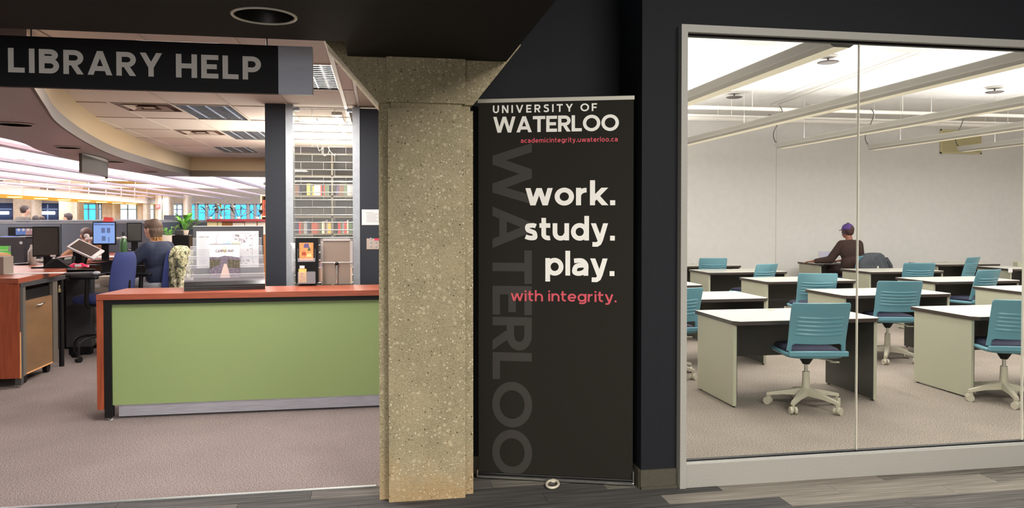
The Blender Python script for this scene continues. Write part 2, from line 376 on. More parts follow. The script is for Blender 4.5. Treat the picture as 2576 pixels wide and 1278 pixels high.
    G['s'] = (.54, [catmull([(.47, x - .125), (.38, x - h * .98), (.27, x - h), (.15, x - .115), (h + .03, x - .20), (.16, .415), (.27, .365), (.40, .31), (.53 - h, .20), (.42, .11), (.27, h), (.15, h + .02), (.05, .15)], 4)])
    G['y'] = (.68, [[(h * 1.05, x), (.36, 0)], [(.68 - h * 1.05, x), (.38, 0)], [(.40, .06), (.33, -.10), (.24, -.16), (.06, -.155)]])
    G['v'] = (.68, [[(h * 1.05, x), (.34, 0)], [(.34, 0), (.68 - h * 1.05, x)]])
    G['w'] = (1.02, [[(h, x), (.28, 0)], [(.28, 0), (.51, x)], [(.51, x), (.74, 0)], [(.74, 0), (1.02 - h, x)]])
    return G
def ribbon(mb, pts, w, T, hcut=False):
    P = [Vector(pts[0])]
    for p in pts[1:]:
        if (Vector(p) - P[-1]).length > (.012 if hcut is not False else 1e-5): P.append(Vector(p))
    closed = (P[0] - P[-1]).length < 1e-4 and len(P) > 3
    if closed: P = P[:-1]
    n = len(P); L = []; R = []
    for i in range(n):
        a = P[(i - 1) % n] if (closed or i > 0) else None; b = P[(i + 1) % n] if (closed or i < n - 1) else None
        d1 = (P[i] - a).normalized() if a is not None else (b - P[i]).normalized()
        d2 = (b - P[i]).normalized() if b is not None else d1
        n1 = Vector((-d1.y, d1.x)); n2 = Vector((-d2.y, d2.x)); m_ = (n1 + n2)
        if m_.length < .35: m_ = n1
        m_.normalize(); k = (w / 2) / max(.42, m_.dot(n1))
        L.append(P[i] + m_ * k); R.append(P[i] - m_ * k)
    if not closed and hcut is not False:
        for e, q in ((0, 1), (n - 1, n - 2)):
            d = (P[e] - P[q])
            if abs(d.y) > .3 * abs(d.x) and abs(d.x) > .08 * abs(d.y) and any(abs(P[e].y - t_) < 1e-6 for t_ in (0, 1, .7)):
                d.normalize()
                for S_ in (L, R): S_[e] = S_[e] + d * ((P[e].y - S_[e].y) / d.y)
    vs = [T(p) for p in L + R] if hcut is False else [T(p) + hcut * (1.2e-5 * (k % n)) for k, p in enumerate(L + R)]
    fs = [(i, (i + 1) % n, n + (i + 1) % n, n + i) for i in range(n if closed else n - 1)]
    mb.add(vs, [f[::-1] for f in fs])
_GC = {}
def text_mesh(s, w=.2, track=.12):
    """returns (strokes list, width): glyph units, cap height 1"""
    if w not in _GC: _GC[w] = glyphs(w)
    G = _GC[w]; x = 0; out = []
    for ch in s:
        W, st = G[ch]
        for q in st: out.append([(p[0] + x, p[1]) for p in q])
        x += W + track
    return out, x - track
def write(name, s, origin, right, up, height, mat_, parent, w=.2, track=.12, width=None, align='L', label=None):
    st, W = text_mesh(s, w, track); o = Vector(origin); r = Vector(right); u = Vector(up)
    sx = height if width is None else width / W
    if align == 'R': o = o - r * (W * sx)
    if align == 'C': o = o - r * (W * sx / 2)
    mb = MB()
    nn = r.cross(u).normalized() * 3e-5; un = r.cross(u).normalized()
    for i, q in enumerate(st): ribbon(mb, q, w, lambda p: o + r * (p.x * sx) + u * (p.y * height) + nn * (i % 7), un)
    ob = mb.build(name, mat_, parent)
    if label: ob['label'] = label
    return ob

# ------------------------------------------------------------------ common materials
m_conc = concrete_mat()
m_navy = M('dark_blue_grey_paint', (28, 30, 35), rough=.7, spec=.2, noise=.04, nscale=60, bump=.04, bscale=220)
m_navy2 = M('slate_grey_paint', (46, 50, 57), rough=.6, spec=.3, noise=.04, nscale=60)
m_soffit = M('dark_brown_black_soffit_paint', (22, 20, 18), rough=.7, spec=.2, noise=.05, nscale=40)
m_white = M('white_wall_paint', (234, 231, 227), rough=.7, noise=.012, nscale=8)
m_ceil = M('white_ceiling_paint', (240, 238, 234), rough=.8, noise=.02, nscale=10)
m_frame = M('putty_grey_painted_frame', (158, 156, 150), rough=.5, noise=.02, nscale=90)
m_alu = M('brushed_aluminium', (176, 178, 182), rough=.35, metal=.85, noise=.04, nscale=10, stretch=(1, 60, 60))
m_alutrim = M('satin_metal_trim', (165, 170, 175), rough=.4, metal=.5, noise=.03, nscale=20)
m_black = M('black_plastic', (17, 16, 17), rough=.45, noise=.1, nscale=80, spec=.25)
m_darkgrey = M('dark_grey_laminate', (62, 62, 62), rough=.35, noise=.06, nscale=60)
m_cherry = wood_mat('cherry_wood_laminate', (156, 82, 58), (130, 62, 42))
m_cherryv = wood_mat('cherry_wood_laminate_upright', (158, 80, 50), (128, 58, 34), axis=(14, 14, 1))
m_glass = glass_mat('clear_glass', (.97, .985, .975), .9)
m_acryl = glass_mat('clear_acrylic', (.93, .94, .95), 1.0, .16, (205, 205, 210))
m_poly = glass_mat('clear_polycarbonate_panel', (.93, .93, .91), 1.0, .05, (210, 210, 205))

# ------------------------------------------------------------------ structure: floors
m_carpet = fleck_mat('library_carpet_grey_mauve', (124, 113, 110), (82, 74, 72), (166, 154, 150))
m_carpet2 = fleck_mat('study_carpet_beige_fleck', (148, 136, 126), (98, 88, 80), (196, 184, 172))
struct(MB().box(-26, 0, 4.33, 48, -.1, 0).box(0, 1.5, 4.46, 48, -.1, 0).build('floor_library', m_carpet))
struct(MB().box(1.5, 14.5, 4.1, 13.7, -.1, 0).build('floor_study', m_carpet2))
fc = struct(MB().box(-6, 9, -5, 4.1, -.1, -.008).box(-6, 0, 4.1, 4.325, -.1, -.008).box(0, 1.5, 4.1, 4.455, -.1, -.008).build('floor', M('floor_slab', (60, 57, 54), rough=.9)))
pm = [plank_mat('carpet_plank_charcoal', (58, 57, 57), (90, 88, 86)), plank_mat('carpet_plank_mid_grey', (72, 70, 68), (108, 104, 100)),
      plank_mat('carpet_plank_light_taupe', (106, 101, 94), (142, 136, 126)), plank_mat('carpet_plank_striped', (68, 66, 64), (130, 125, 116))]
PW = .125 * 1.0
rows = [4.46 - i * .135 for i in range(15)]
for i, yt in enumerate(rows[:14]):
    yb = rows[i + 1] + .0015
    off = (i * .37) % 1.0
    x = -4 - off if i else 0.0; j = 0
    while x < 5.6:
        x1 = min(x + .998, 5.6)
        if x1 > 1.5 and yt > 4.1 and x < 1.5:
            x1 = min(x1, 1.5)
        if x >= 1.5 and yb > 4.05: x += 1.0; j += 1; continue
        k = [0, 0, 1, 0, 3, 1, 0, 2][(i * 5 + j * 3) % 8]
        if x < .3: k = [0, 1, 0, 0][(i + j) % 4]
        if x > 1.2: k = [1, 2, 3, 1, 2][(i * 2 + j * 3) % 5]
        if x1 - x > .02:
            cx = (x + x1) / 2
            me = MB().box(x - cx, x1 - cx, yb - yt, 0, -.008, 0).mesh('carpet_plank', pm[k])
            place(me, 'carpet_plank', fc, (cx, yt, 0))
        x += 1.0; j += 1
struct(MB().box(-4, -.02, 4.318, 4.345, 0, .006).build('trim_1', m_alu))

# ------------------------------------------------------------------ structure: corridor shell behind the photographer
m_plain = M('corridor_wall_paint', (120, 116, 108), rough=.7, noise=.02, nscale=12)
struct(MB().box(-6, 9, -5.1, -5, 0, 3.9).build('wall_south', m_plain))
struct(MB().box(-6.1, -6, -5, 4.3, 0, 3.9).build('wall_west', m_plain))
struct(MB().box(8.9, 9, -5, 4.04, 0, 3.9).build('wall_east', m_plain))
struct(MB().box(-6.1, 9, -5.1, 4.04, 3.9, 4.0).box(-.3, 1.66, 4.04, 4.6, 3.9, 4.0).build('ceiling_corridor', M('corridor_ceiling_paint', (90, 88, 86), rough=.8)))
# dark soffit over the library entrance with a hole-lit downlight
sof = struct(MB().prism([(-6, -4.9), (.69, -4.9), (.69, 4.10), (-.16, 4.10), (-.16, 3.775), (-6, 3.775)], 2.38, 2.75).build('ceiling_soffit', m_soffit))

# ------------------------------------------------------------------ structure: niche wall, study front wall, window
struct(MB().box(.02, 1.45, 4.45, 4.57, 0, 3.9).build('wall_niche', m_navy))
wf = MB().box(1.45, 1.66, 4.04, 4.57, 0, 3.9).box(1.66, 5.9, 4.04, 4.16, 2.603, 3.9).box(5.9, 14.5, 4.04, 4.16, 0, 3.9)
struct(wf.build('wall_front', m_navy))
m_base = M('dark_olive_rubber_baseboard', (74, 71, 60), rough=.5, noise=.05, nscale=40)
b_ = MB()
b_.box(1.443, 1.665, 4.026, 4.04, 0, .105).box(1.436, 1.45, 4.04, 4.45, 0, .105).box(.5, 1.45, 4.438, 4.45, 0, .105)
b_.box(1.443, 1.665, 4.012, 4.028, 0, .014)
struct(b_.build('baseboard_front', m_base))
# window_1: painted frame with glazing joints
wx0, wx1, wt = 1.662, 5.9, 2.602
wnd = struct(MB().box(wx0, wx0 + .037, 3.99, 4.10, 0, wt).build('window_1', m_frame))
MB().box(wx0 + .037, wx1, 3.99, 4.10, wt - .042, wt).build('window_frame', m_frame, wnd)['label'] = 'top rail of the frame'
wl = MB().box(wx0 + .037, wx1, 4.0, 4.10, 0.0, .132).build('window_frame', m_frame, wnd); wl['label'] = 'deep bottom rail of the frame'
MB().box(wx0 + .037, wx1, 4.015, 4.035, .132, .140).build('glazing_bead', M('bright_aluminium_bead', (215, 215, 212), rough=.3, metal=.6), wnd)
MB().box(wx0 + .037, wx1, 4.03, 4.06, .140, .147).box(wx0 + .037, wx1, 4.03, 4.06, wt - .056, wt - .042).build('gasket', m_black, wnd)
joints = [wx0 + .037, 2.79, 3.925, 5.05, wx1]
m_joint = M('glass_edge_pale_green', (222, 216, 200), rough=.3)
for i in range(4):
    MB().box(joints[i] + .003, joints[i + 1] - .003, 4.042, 4.052, .145, wt - .050).build('glass_pane', m_glass, wnd)
    if i: MB().box(joints[i] - .0022, joints[i] + .0022, 4.039, 4.055, .145, wt - .050).build('glazing_joint', m_joint, wnd)

# ------------------------------------------------------------------ structure: study room shell
struct(MB().box(5.0, 14.4, 13.5, 13.6, 0, 3.6).box(1.45, 5.0, 13.5, 13.6, 0, 3.6).build('wall_study_back', m_white))
struct(MB().box(1.45, 1.5, 4.57, 13.5, 0, 3.6).build('wall_study_left', m_white))
struct(MB().box(14.4, 14.5, 4.1, 13.6, 0, 3.6).build('wall_study_right', m_white))
struct(MB().box(1.4, 14.5, 4.16, 13.6, 3.5, 3.6).build('ceiling_study', m_ceil))
struct(MB().box(1.5, 14.4, 13.488, 13.5, 0, .1).build('baseboard_study_back', m_base))
# recessed drywall joints on the back wall
struct(MB().box(PY(1953, 400, 13.49).x, PY(1953, 400, 13.49).x + .006, 13.496, 13.502, .1, 3.45).build('trim_2', M('wall_joint_shadow', (196, 190, 176), rough=.8)))

# ------------------------------------------------------------------ structure: library hall shell
struct(MB().box(-26, 1.45, 4.6, 48, 3.5, 3.6).build('ceiling_hall', m_ceil))
m_hallwall = M('hall_wall_beige', (222, 216, 206), rough=.8, noise=.03, nscale=6)
struct(MB().box(-26.1, -26, 4.3, 48, 0, 3.6).build('wall_hall_left', m_hallwall))
struct(MB().box(-6, -4.5, 4.45, 4.55, 2.75, 3.5).box(-26, -6, 4.2, 4.3, 0, 3.6).build('wall_hall_front', m_hallwall))

# ------------------------------------------------------------------ bulkhead: curved dropped soffit round the tile ceiling
inner = catmull([(-1.92, 4.62), (-2.2, 5.5), (-2.5, 6.49), (-2.85, 8.1), (-3.12, 9.85), (-3.24, 11.9), (-3.25, 14.06)]) + [(1.4, 14.06)]
outer = catmull([(-3.42, 4.62), (-3.75, 5.4)] + [tuple(PZ(a, b, 2.27))[:2] for a, b in ((0, 346), (100, 379), (150, 394), (208, 408), (273, 423), (413, 446))]) 
def resample(P, n):
    L = [0]
    for i in range(1, len(P)): L.append(L[-1] + math.dist(P[i], P[i - 1]))
    out = []
    for k in range(n):
        t = L[-1] * k / (n - 1); i = 1
        while i < len(L) - 1 and L[i] < t: i += 1
        f = (t - L[i - 1]) / max(1e-9, L[i] - L[i - 1]); out.append(tuple(P[i - 1][a] + (P[i][a] - P[i - 1][a]) * f for a in (0, 1)))
    return out
NB = 48
ci = resample(inner[:-1], NB); co = resample(outer, NB)
co[-1] = (co[-1][0], 14.32)
ci.append((1.4, 14.06)); co.append((1.4, 14.32))
m_band = M('lilac_grey_bulkhead_paint', (164, 147, 141), rough=.38, spec=.5)
m_lip = M('taupe_fascia_lip_paint', (98, 86, 74), rough=.5)
m_beige = M('beige_fascia_paint', (184, 162, 128), rough=.7)
def strip(A, za, B, zb): # quad strip
    n = len(A); return [(p[0], p[1], za) for p in A] + [(p[0], p[1], zb) for p in B], [(i, i + 1, n + i + 1, n + i) for i in range(n - 1)]
mb = MB(); mb.add(*strip(ci, 2.27, co, 2.27)); mb.add(*strip(co, 2.27, co, 3.5))
mb.add(*strip(ci, 2.28, co, 2.28)); mb.box(co[0][0], ci[0][0], 4.61, 4.63, 2.27, 2.6)
bulk = struct(mb.build('ceiling_bulkhead', m_band))
def offset_in(P, d):
    out = []
    for i in range(len(P)):
        a = Vector(P[max(i - 1, 0)]); b = Vector(P[min(i + 1, len(P) - 1)]); t = (b - a).normalized()
        out.append((P[i][0] + t.y * d, P[i][1] - t.x * d))
    return out
lip_in = offset_in(ci, .02)
mb = MB(); mb.add(*strip(lip_in, 2.265, lip_in, 2.365)); mb.add(*strip(lip_in, 2.365, ci, 2.365)); mb.add(*strip(ci, 2.265, lip_in, 2.265))
mb.build('fascia_lip', m_lip, bulk)
MB().add(*strip(ci, 2.36, ci, 2.62)).build('fascia_board', m_beige, bulk)

# ------------------------------------------------------------------ tile ceiling
m_tile = [M('acoustic_tile_%s' % n_, c, rough=.9, noise=.03, nscale=120, bump=.15, bscale=400) for n_, c in (('warm', (214, 200, 190)), ('pale', (222, 209, 200)), ('pinkish', (208, 192, 184)))]
m_tbar = M('ceiling_grid_bar_paint', (204, 190, 178), rough=.5)
ct = struct(MB().box(-.185, 1.45, 4.46, 7.62, 2.6, 2.62).build('ceiling_tiled', M('gypsum_soffit_beige', (196, 180, 162), rough=.85, noise=.02, nscale=30)))
XL = [-.31 - .54 * k for k in range(9)]; YL = [3.28 + 1.08 * k for k in range(11)]
special = {(2, 4): 'troffer', (2, 6): 'troffer', (3, 8): 'troffer', (0, 2): 'troffer', (3, 4): 'vent', (3, 6): 'vent'}
# keys: (column k between XL[k] and XL[k+1], row j between YL[j] and YL[j+1])
xin = lambda y: min(p[0] for p in ci if abs(p[1] - y) < 1.2) if y < 14 else -3.3
tile_me = {}
for k in range(8):
    for j in range(10):
        x1, x0 = XL[k], XL[k + 1]; y0, y1 = max(YL[j], 3.78), YL[j + 1]
        if j > 0 and x1 < xin((y0 + y1) / 2) - .25: continue
        sp_ = special.get((k, j))
        if sp_ == 'troffer': continue
        if sp_ == 'vent': y0 = y0 + .54
        key = (round(y1 - y0, 2), (k * 3 + j * 5) % 3)
        if key not in tile_me:
            d = y1 - y0; tile_me[key] = MB().box(-.2625, .2625, -d / 2 + .0075, d / 2 - .0075, 0, .018, ch=.003).mesh('ceiling_tile', m_tile[key[1]])
        place(tile_me[key], 'ceiling_tile', ct, ((x0 + x1) / 2, (y0 + y1) / 2, 2.602 + random.uniform(-.0015, .002)))
for j in range(4):
    y0, y1 = max(YL[j], 4.46) if j else 3.8, YL[j + 1]
    if j == 0: continue
    place(MB().box(-.05, .04, -(y1 - y0) / 2 + .006, (y1 - y0) / 2 - .006, 0, .018).mesh('ceiling_tile', m_tile[j % 3]), 'ceiling_tile', ct, (-.245, (y0 + y1) / 2, 2.602))
gb = MB()
for k, x in enumerate(XL): gb.box(x - (.008 if k else .015), x + (.008 if k else .015), 3.78, 14.05, 2.594, 2.601)
for y in YL[1:]: gb.box(-4.7, -.19, y - .007, y + .007, 2.5945, 2.6015)
gb.box(-.20, -.176, 4.46, 7.6, 2.590, 2.602)
gb.build('ceiling_grid', m_tbar, ct)
MB().box(-4.8, 0, 3.8, 14.1, 2.66, 2.67).box(0, 1.4, 4.57, 14.1, 2.66, 2.67).build('ceiling_void_board', M('void_board', (120, 112, 104), rough=.9), ct)

m_louv = M('silver_louvre', (200, 202, 206), rough=.18, metal=.9)
m_tubeon = M('fluorescent_tube', (255, 250, 240), emit=(255, 244, 228), es=1.1)
tro = []
def troffer(k, j, label, bright):
    x1, x0 = XL[k], XL[k + 1]; y0, y1 = YL[j], YL[j + 1]
    t = thing('recessed_troffer', label, 'ceiling light', ((x0 + x1) / 2, (y0 + y1) / 2, 2.6), 0, 'recessed louvred troffers in the tile ceiling')
    hx, hy = .255, .525
    MB().box(-hx, hx, -hy, hy, .05, .055).box(-hx, -hx + .006, -hy, hy, 0, .05).box(hx - .006, hx, -hy, hy, 0, .05).box(-hx, hx, -hy, -hy + .006, 0, .05).box(-hx, hx, hy - .006, hy, 0, .05).build('housing', m_louv, t)
    for i in range(1, 14):
        yy = -hy + i * 2 * hy / 14
        MB().add([(-hx + .008, yy - .010, .004), (hx - .008, yy - .010, .004), (hx - .008, yy, .046), (-hx + .008, yy, .046), (-hx + .008, yy + .010, .004), (hx - .008, yy + .010, .004)], [(0, 1, 2, 3), (3, 2, 5, 4), (0, 4, 5, 1)]).build('louvre_blade', m_louv, t)
    for xx in (-.09, .09):
        MB().box(xx - .004, xx + .004, -hy + .01, hy - .01, .003, .046).build('louvre_divider', m_louv, t)
    return t
m_dimtube = M('dim_fluorescent_tube', (235, 235, 235), emit=(226, 236, 255), es=.9)
for (k, j, lab, br) in ((0, 2, 'silver louvred troffer nearest the concrete column, half hidden by the hanging sign', 1), (2, 4, 'largest silver louvred troffer seen below the hanging sign', 0),
                        (2, 6, 'second louvred troffer, cut by the dark blue post', 0), (3, 8, 'farthest small louvred troffer above the beige fascia', 0)):
    t = troffer(k, j, lab, br)
    for xx in (-.17, 0, .17): MB().cyl((xx, -.5, .038), (xx, .5, .038), .008, n=8).build('tube', m_tubeon if br else m_dimtube, t)
def air_vent(k, j, label):
    x1, x0 = XL[k], XL[k + 1]; y0 = YL[j]; cx = (x0 + x1) / 2; cy = y0 + .27
    t = thing('air_diffuser', label, 'air vent', (cx, cy, 2.6), 0, 'square air diffusers in the tile ceiling')
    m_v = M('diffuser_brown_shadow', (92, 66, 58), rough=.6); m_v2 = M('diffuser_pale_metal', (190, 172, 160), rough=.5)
    def frus(a, za, b, zb, mat_, nm):
        MB().add([(-a, -a, za), (a, -a, za), (a, a, za), (-a, a, za), (-b, -b, zb), (b, -b, zb), (b, b, zb), (-b, b, zb)], [(i, (i + 1) % 4, 4 + (i + 1) % 4, 4 + i) for i in range(4)]).build(nm, mat_, t)
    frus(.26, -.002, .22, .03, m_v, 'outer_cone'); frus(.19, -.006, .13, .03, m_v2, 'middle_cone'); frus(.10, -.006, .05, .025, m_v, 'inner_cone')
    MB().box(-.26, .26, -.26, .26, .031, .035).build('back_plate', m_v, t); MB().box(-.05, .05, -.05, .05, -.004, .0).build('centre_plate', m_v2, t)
air_vent(3, 4, 'brown shadowed square ceiling vent beside the largest troffer'); air_vent(3, 6, 'smaller brown ceiling vent farther back beside the second troffer')

# downlights of the bulkhead
m_hole = M('dark_downlight_reflector', (18, 14, 14), rough=1, spec=0)
m_ring = M('pale_downlight_ring', (190, 182, 172), rough=.35, metal=.2)
def downlight(px, py, label):
    p = PZ(px, py, 2.262)
    t = thing('recessed_downlight', label, 'downlight', p, 0, 'unlit downlights of the curved bulkhead')
    MB().lathe([(.118, -.002), (.128, -.004), (.135, .004)], n=32, caps=False).build('trim_ring', m_ring, t)
    MB().lathe([(0.0, .0015), (.07, .0012), (.119, -.001)], n=32).build('reflector', m_hole, t)
for a, b, l in ((38, 314, 'unlit round downlight at left edge, nearest in the curved bulkhead'), (172, 372, 'unlit downlight just before the dark hanging panel'), (289, 407, 'unlit downlight just behind the dark hanging panel'), (378, 432, 'farthest small downlight near the bulkhead edge')):
    downlight(a, b, l)
# dark hanging panel under the bulkhead, curved in plan
pa = PZ(206, 386, 2.262); pb = PZ(270, 409, 2.262)
def panel_pt(u, v, off=0):
    p = pa.lerp(pb, u); d = (pb - pa).normalized(); nrm = Vector((d.y, -d.x, 0))
    p = p + nrm * (off + .10 * math.sin(PI * u)); return Vector((p.x, p.y, 2.262 - v * .215))
t = thing('hanging_panel', 'dark curved panel hanging under the grey bulkhead over the help desk', 'hanging panel', pa)
mb = MB(); g1 = lambda u, v: panel_pt(u, v) - pa; g2 = lambda u, v: panel_pt(u, v, -.03) - pa
mb.grid(g1, 12, 1); mb.grid(g2, 12, 1); mb.grid(lambda u, v: panel_pt(u, 1, -.03 * v) - pa, 12, 1)
for e in (0, 1): mb.grid(lambda u, v, e=e: panel_pt(e, v, -.03 * u) - pa, 1, 1)
mb.build('panel_board', M('dark_brown_grey_panel', (74, 66, 58), rough=.6), t)
MB().grid(lambda u, v: panel_pt(u, .02 + .10 * v, -.034) - pa, 12, 1).build('pale_top_edge', m_ring, t)
MB().grid(lambda u, v: panel_pt(u, .01 + .16 * v * math.sin(PI * min(.98, u + .02)), .002) - pa, 12, 1).build('pale_band', m_ring, t)  # pale band along the upper front of the panel

# ------------------------------------------------------------------ soffit downlight (a real hole in the soffit)
dl = PZ(665, 40, 2.38)
cyl_me = MB().cyl((dl.x, dl.y, 2.3), (dl.x, dl.y, 2.6), .124, n=48, smooth=False).mesh('cut', m_hole)
cut = bpy.data.objects.new('cut', cyl_me); COL.objects.link(cut)
md = sof.modifiers.new('hole', 'BOOLEAN'); md.object = cut; md.operation = 'DIFFERENCE'; md.solver = 'EXACT'
dg = bpy.context.evaluated_depsgraph_get(); me2 = bpy.data.meshes.new_from_object(sof.evaluated_get(dg)); sof.modifiers.clear(); sof.data = me2
bpy.data.objects.remove(cut)
t = thing('recessed_downlight', 'large unlit downlight with bright ring in the dark soffit above the sign', 'downlight', (dl.x, dl.y, 2.38))
MB().lathe([(.122, .0), (.124, -.005), (.134, -.005), (.137, .0)], n=48, caps=False).build('trim_ring', M('satin_nickel_ring', (205, 205, 195), rough=.3, metal=.55), t)
MB().lathe([(.123, .0), (.118, .06), (.09, .14), (0, .15)], n=40, caps=False).build('reflector', M('black_reflector', (26, 25, 22), rough=.35), t)

# ------------------------------------------------------------------ concrete column
t = struct(MB().prism([(0, 4.12), (.045, 4.12), (.05, 4.07), (.46, 4.07), (.465, 4.12), (.51, 4.125), (.51, 4.44), (0, 4.44)], 0, 2.108).build('column_shaft', m_conc))
t.name = 'wall_column'
MB().prism([(.014, 4.134), (.06, 4.134), (.065, 4.086), (.445, 4.086), (.45, 4.134), (.496, 4.138), (.496, 4.43), (.014, 4.43)], 2.108, 2.140).build('neck_groove', m_conc, t)
mb = MB(); prof = [(0, 2.140), (.51, 2.140), (.775, 2.475), (.775, 2.9), (-.275, 2.9), (-.275, 2.455)]
A_ = [(x, 4.12, z) for x, z in prof]; B_ = [(x, 4.42, z) for x, z in prof]; n = 6
mb.add(A_ + B_, [tuple(range(n)), tuple(reversed(range(n, 2 * n)))] + [(i, n + i, n + (i + 1) % n, (i + 1) % n) for i in range(n)])
mb.box(.042, .462, 4.07, 4.12, 2.140, 2.379)
mb.build('capital', m_conc, t)

# ------------------------------------------------------------------ wall with the rolling grille behind the help desk
YG = 7.40
struct(MB().box(-1.05, -.862, YG, YG + .16, 0, 2.6).build('wall_post', m_navy2))
struct(MB().box(-.178, 1.45, YG, YG + .16, 0, 2.575).build('wall_help', m_navy2))
struct(MB().box(-.862, -.795, YG - .012, YG + .14, 0, 2.6).build('trim_3', m_alutrim))
struct(MB().box(-.245, -.178, YG - .012, YG + .14, 0, 2.585).build('trim_4', m_alutrim))
t = thing('rolling_grille', 'closed see-through rolling grille with chrome rods and clear panels beside the dark post', 'shutter', (-.52, YG + .05, 0))
m_rod = M('chrome_rod', (186, 184, 176), rough=.35, metal=.8)
rod_me = MB().cyl((-.275, 0, 0), (.275, 0, 0), .0042, n=8).mesh('rod', m_rod)
pan_me = MB().box(-.27, .27, .004, .007, -.034, .034).mesh('clear_panel', m_poly)
lnk_me = MB().box(-.002, .002, -.006, .003, -.036, .036).mesh('link', M('link_metal', (150, 146, 136), rough=.35, metal=.7))
for i in range(36):
    z = 2.565 - i * .0722
    if z < .02: break
    place(rod_me, 'rod', t, (0, 0, z)); place(pan_me, 'clear_panel', t, (0, 0, z - .036))
    for xx in ((-.21, .0, .21) if i % 2 else (-.105, .105)): place(lnk_me, 'link', t, (xx, 0, z - .036))
MB().box(-.27, -.22, -.02, .02, 2.545, 2.575).build('guide_bracket', m_alutrim, t); MB().box(.22, .27, -.02, .02, 2.545, 2.575).build('guide_bracket', m_alutrim, t)
# papers on the wall right of the grille
p0 = PY(910, 527, YG); p1 = PY(952, 566, YG)
t = thing('wall_notice', 'white typed notice sheet taped to dark wall beside the concrete column', 'notice', (p0.x + .09, YG - .003, p1.z))
MB().box(-.09, .13, 0, .002, 0, p0.z - p1.z).build('sheet', M('white_paper', (222, 222, 220), rough=.8), t)
pl = MB(); h_ = p0.z - p1.z
for i in range(9): pl.box(-.045 if i else -.06, (.07 if i % 3 else .045) if i else .02, -.0006, 0, h_ * (.80 - i * .075), h_ * (.80 - i * .075) + .003)
pl.build('typed_lines', M('grey_print', (150, 150, 152), rough=.8), t)
p0 = PY(922, 600, YG); p1 = PY(952, 627, YG)
t = thing('switch_plate', 'metal key switch plate with a red label on dark wall beside the column', 'switch plate', (p0.x, YG - .004, p1.z))
MB().box(0, .17, 0, .004, 0, p0.z - p1.z, ch=.001).build('plate', M('steel_plate_beige', (186, 170, 158), rough=.4, metal=.3), t)
for a, b in ((.04, .03), (.04, .07), (.04, .105), (.09, .03), (.09, .07)): MB().cyl((a, -.006, b), (a, 0, b), .009, n=12).build('key_switch', m_alu, t)
MB().box(.075, .125, -.002, 0, .085, .105).build('red_label', M('red_label_print', (206, 60, 84)), t)

# ------------------------------------------------------------------ shelves behind the grille
YS = 11.6
m_shelf = M('brown_grey_shelf_steel', (118, 112, 100), rough=.6, noise=.05, nscale=20)
t = thing('bookcase', 'tall grey shelving full of books behind the rolling grille', 'bookcase', (-.8, YS, 0))
zz = [1.28, 1.86, 2.12, 2.30]
MB().box(-.7, 1.6, .32, .34, 0, 2.5).build('back_panel', M('shelf_back_dark_grey', (84, 82, 80), rough=.7), t)
for xx in (-.7, .1, .85, 1.58): MB().box(xx, xx + .03, 0, .32, 0, 2.5).build('upright', m_shelf, t)
for z in (.02, .35, .68, 1.0, 1.27, 1.53, 1.84, 2.14, 2.47): MB().box(-.7, 1.58, 0, .32, z, z + .025).build('shelf', m_shelf, t)
m_spine = [M('book_spine_%s' % n_, c, rough=.5) for n_, c in (('cream', (226, 214, 186)), ('rust', (168, 74, 54)), ('navy', (38, 44, 72)), ('black', (30, 30, 32)), ('red', (196, 48, 44)), ('grey', (150, 150, 150)), ('brown', (110, 74, 56)), ('purple', (70, 52, 92)), ('yellow', (214, 176, 84)), ('green', (84, 104, 78)))]
bk = {}; SPN = 'cream,rust-brown,navy blue,black,bright red,grey,brown,dark purple,mustard yellow,dull green'.split(',')
rb = random.Random(3)
for (z, h0, nbk, rng) in ((1.295, .20, 34, (-1.45, -.32)), (1.865, .18, 18, (-1.42, -.4)), (.705, .24, 20, (-1.3, -.5))):
    x = rng[0]
    nm_ = 'middle' if z < 1.4 and z > 1 else ('upper' if z > 1.5 else 'lower')
    while x < rng[1]:
        wv = rb.choice((.022, .03, .04, .05)); hv = h0 * rb.uniform(.78, 1.02); k = rb.randrange(len(m_spine)); key = (wv, k)
        if abs(x + .69) < .05: x += .05; continue
        if key not in bk: bk[key] = MB().box(-wv / 2 + .001, wv / 2 - .001, 0, .15, 0, .2).mesh('book', m_spine[k])
        if rb.random() < .12: x += .09; continue
        o = place(bk[key], 'book', None, (x + wv / 2, YS + .02 + rb.uniform(0, .02), z), 0, (1, 1, hv / .2))
        tag(o, '%s book in the %s part of the %s shelf behind the rolling grille' % (SPN[k], 'left' if x < rng[0] + (rng[1] - rng[0]) / 3 else ('middle' if x < rng[0] + (rng[1] - rng[0]) * 2 / 3 else 'right'), nm_), 'book', 'books on the %s shelf behind the grille' % nm_)
        x += wv
# cable hanging behind the grille
t = thing('hanging_cable', 'white cable coil hanging behind the top of the rolling grille', 'cable', (-.6, 8.3, 2.4))
pts = [(-.05 + .02 * math.sin(i), 0, .19 - i * .045) for i in range(8)] + [(-.02 + .14 * i / 10 + .02 * math.sin(i * 1.4), 0, -.16 + .05 * math.sin(i * 1.1)) for i in range(12)]
MB().tube(catmull(pts, 3), .004, 6).build('cable', M('pale_cable', (190, 186, 176), rough=.5), t)
t = thing('fluorescent_strip', 'bright fluorescent strip light shining behind the grille', 'ceiling light', (-.42, 9.0, 2.585))
MB().box(-.05, .05, -1.1, 1.1, -.01, .015).build('batten', m_tbar, t)
MB().cyl((0, -1.05, -.022), (0, 1.05, -.022), .014, n=10).build('tube', M('bright_tube', (255, 250, 240), emit=(255, 246, 226), es=9), t)

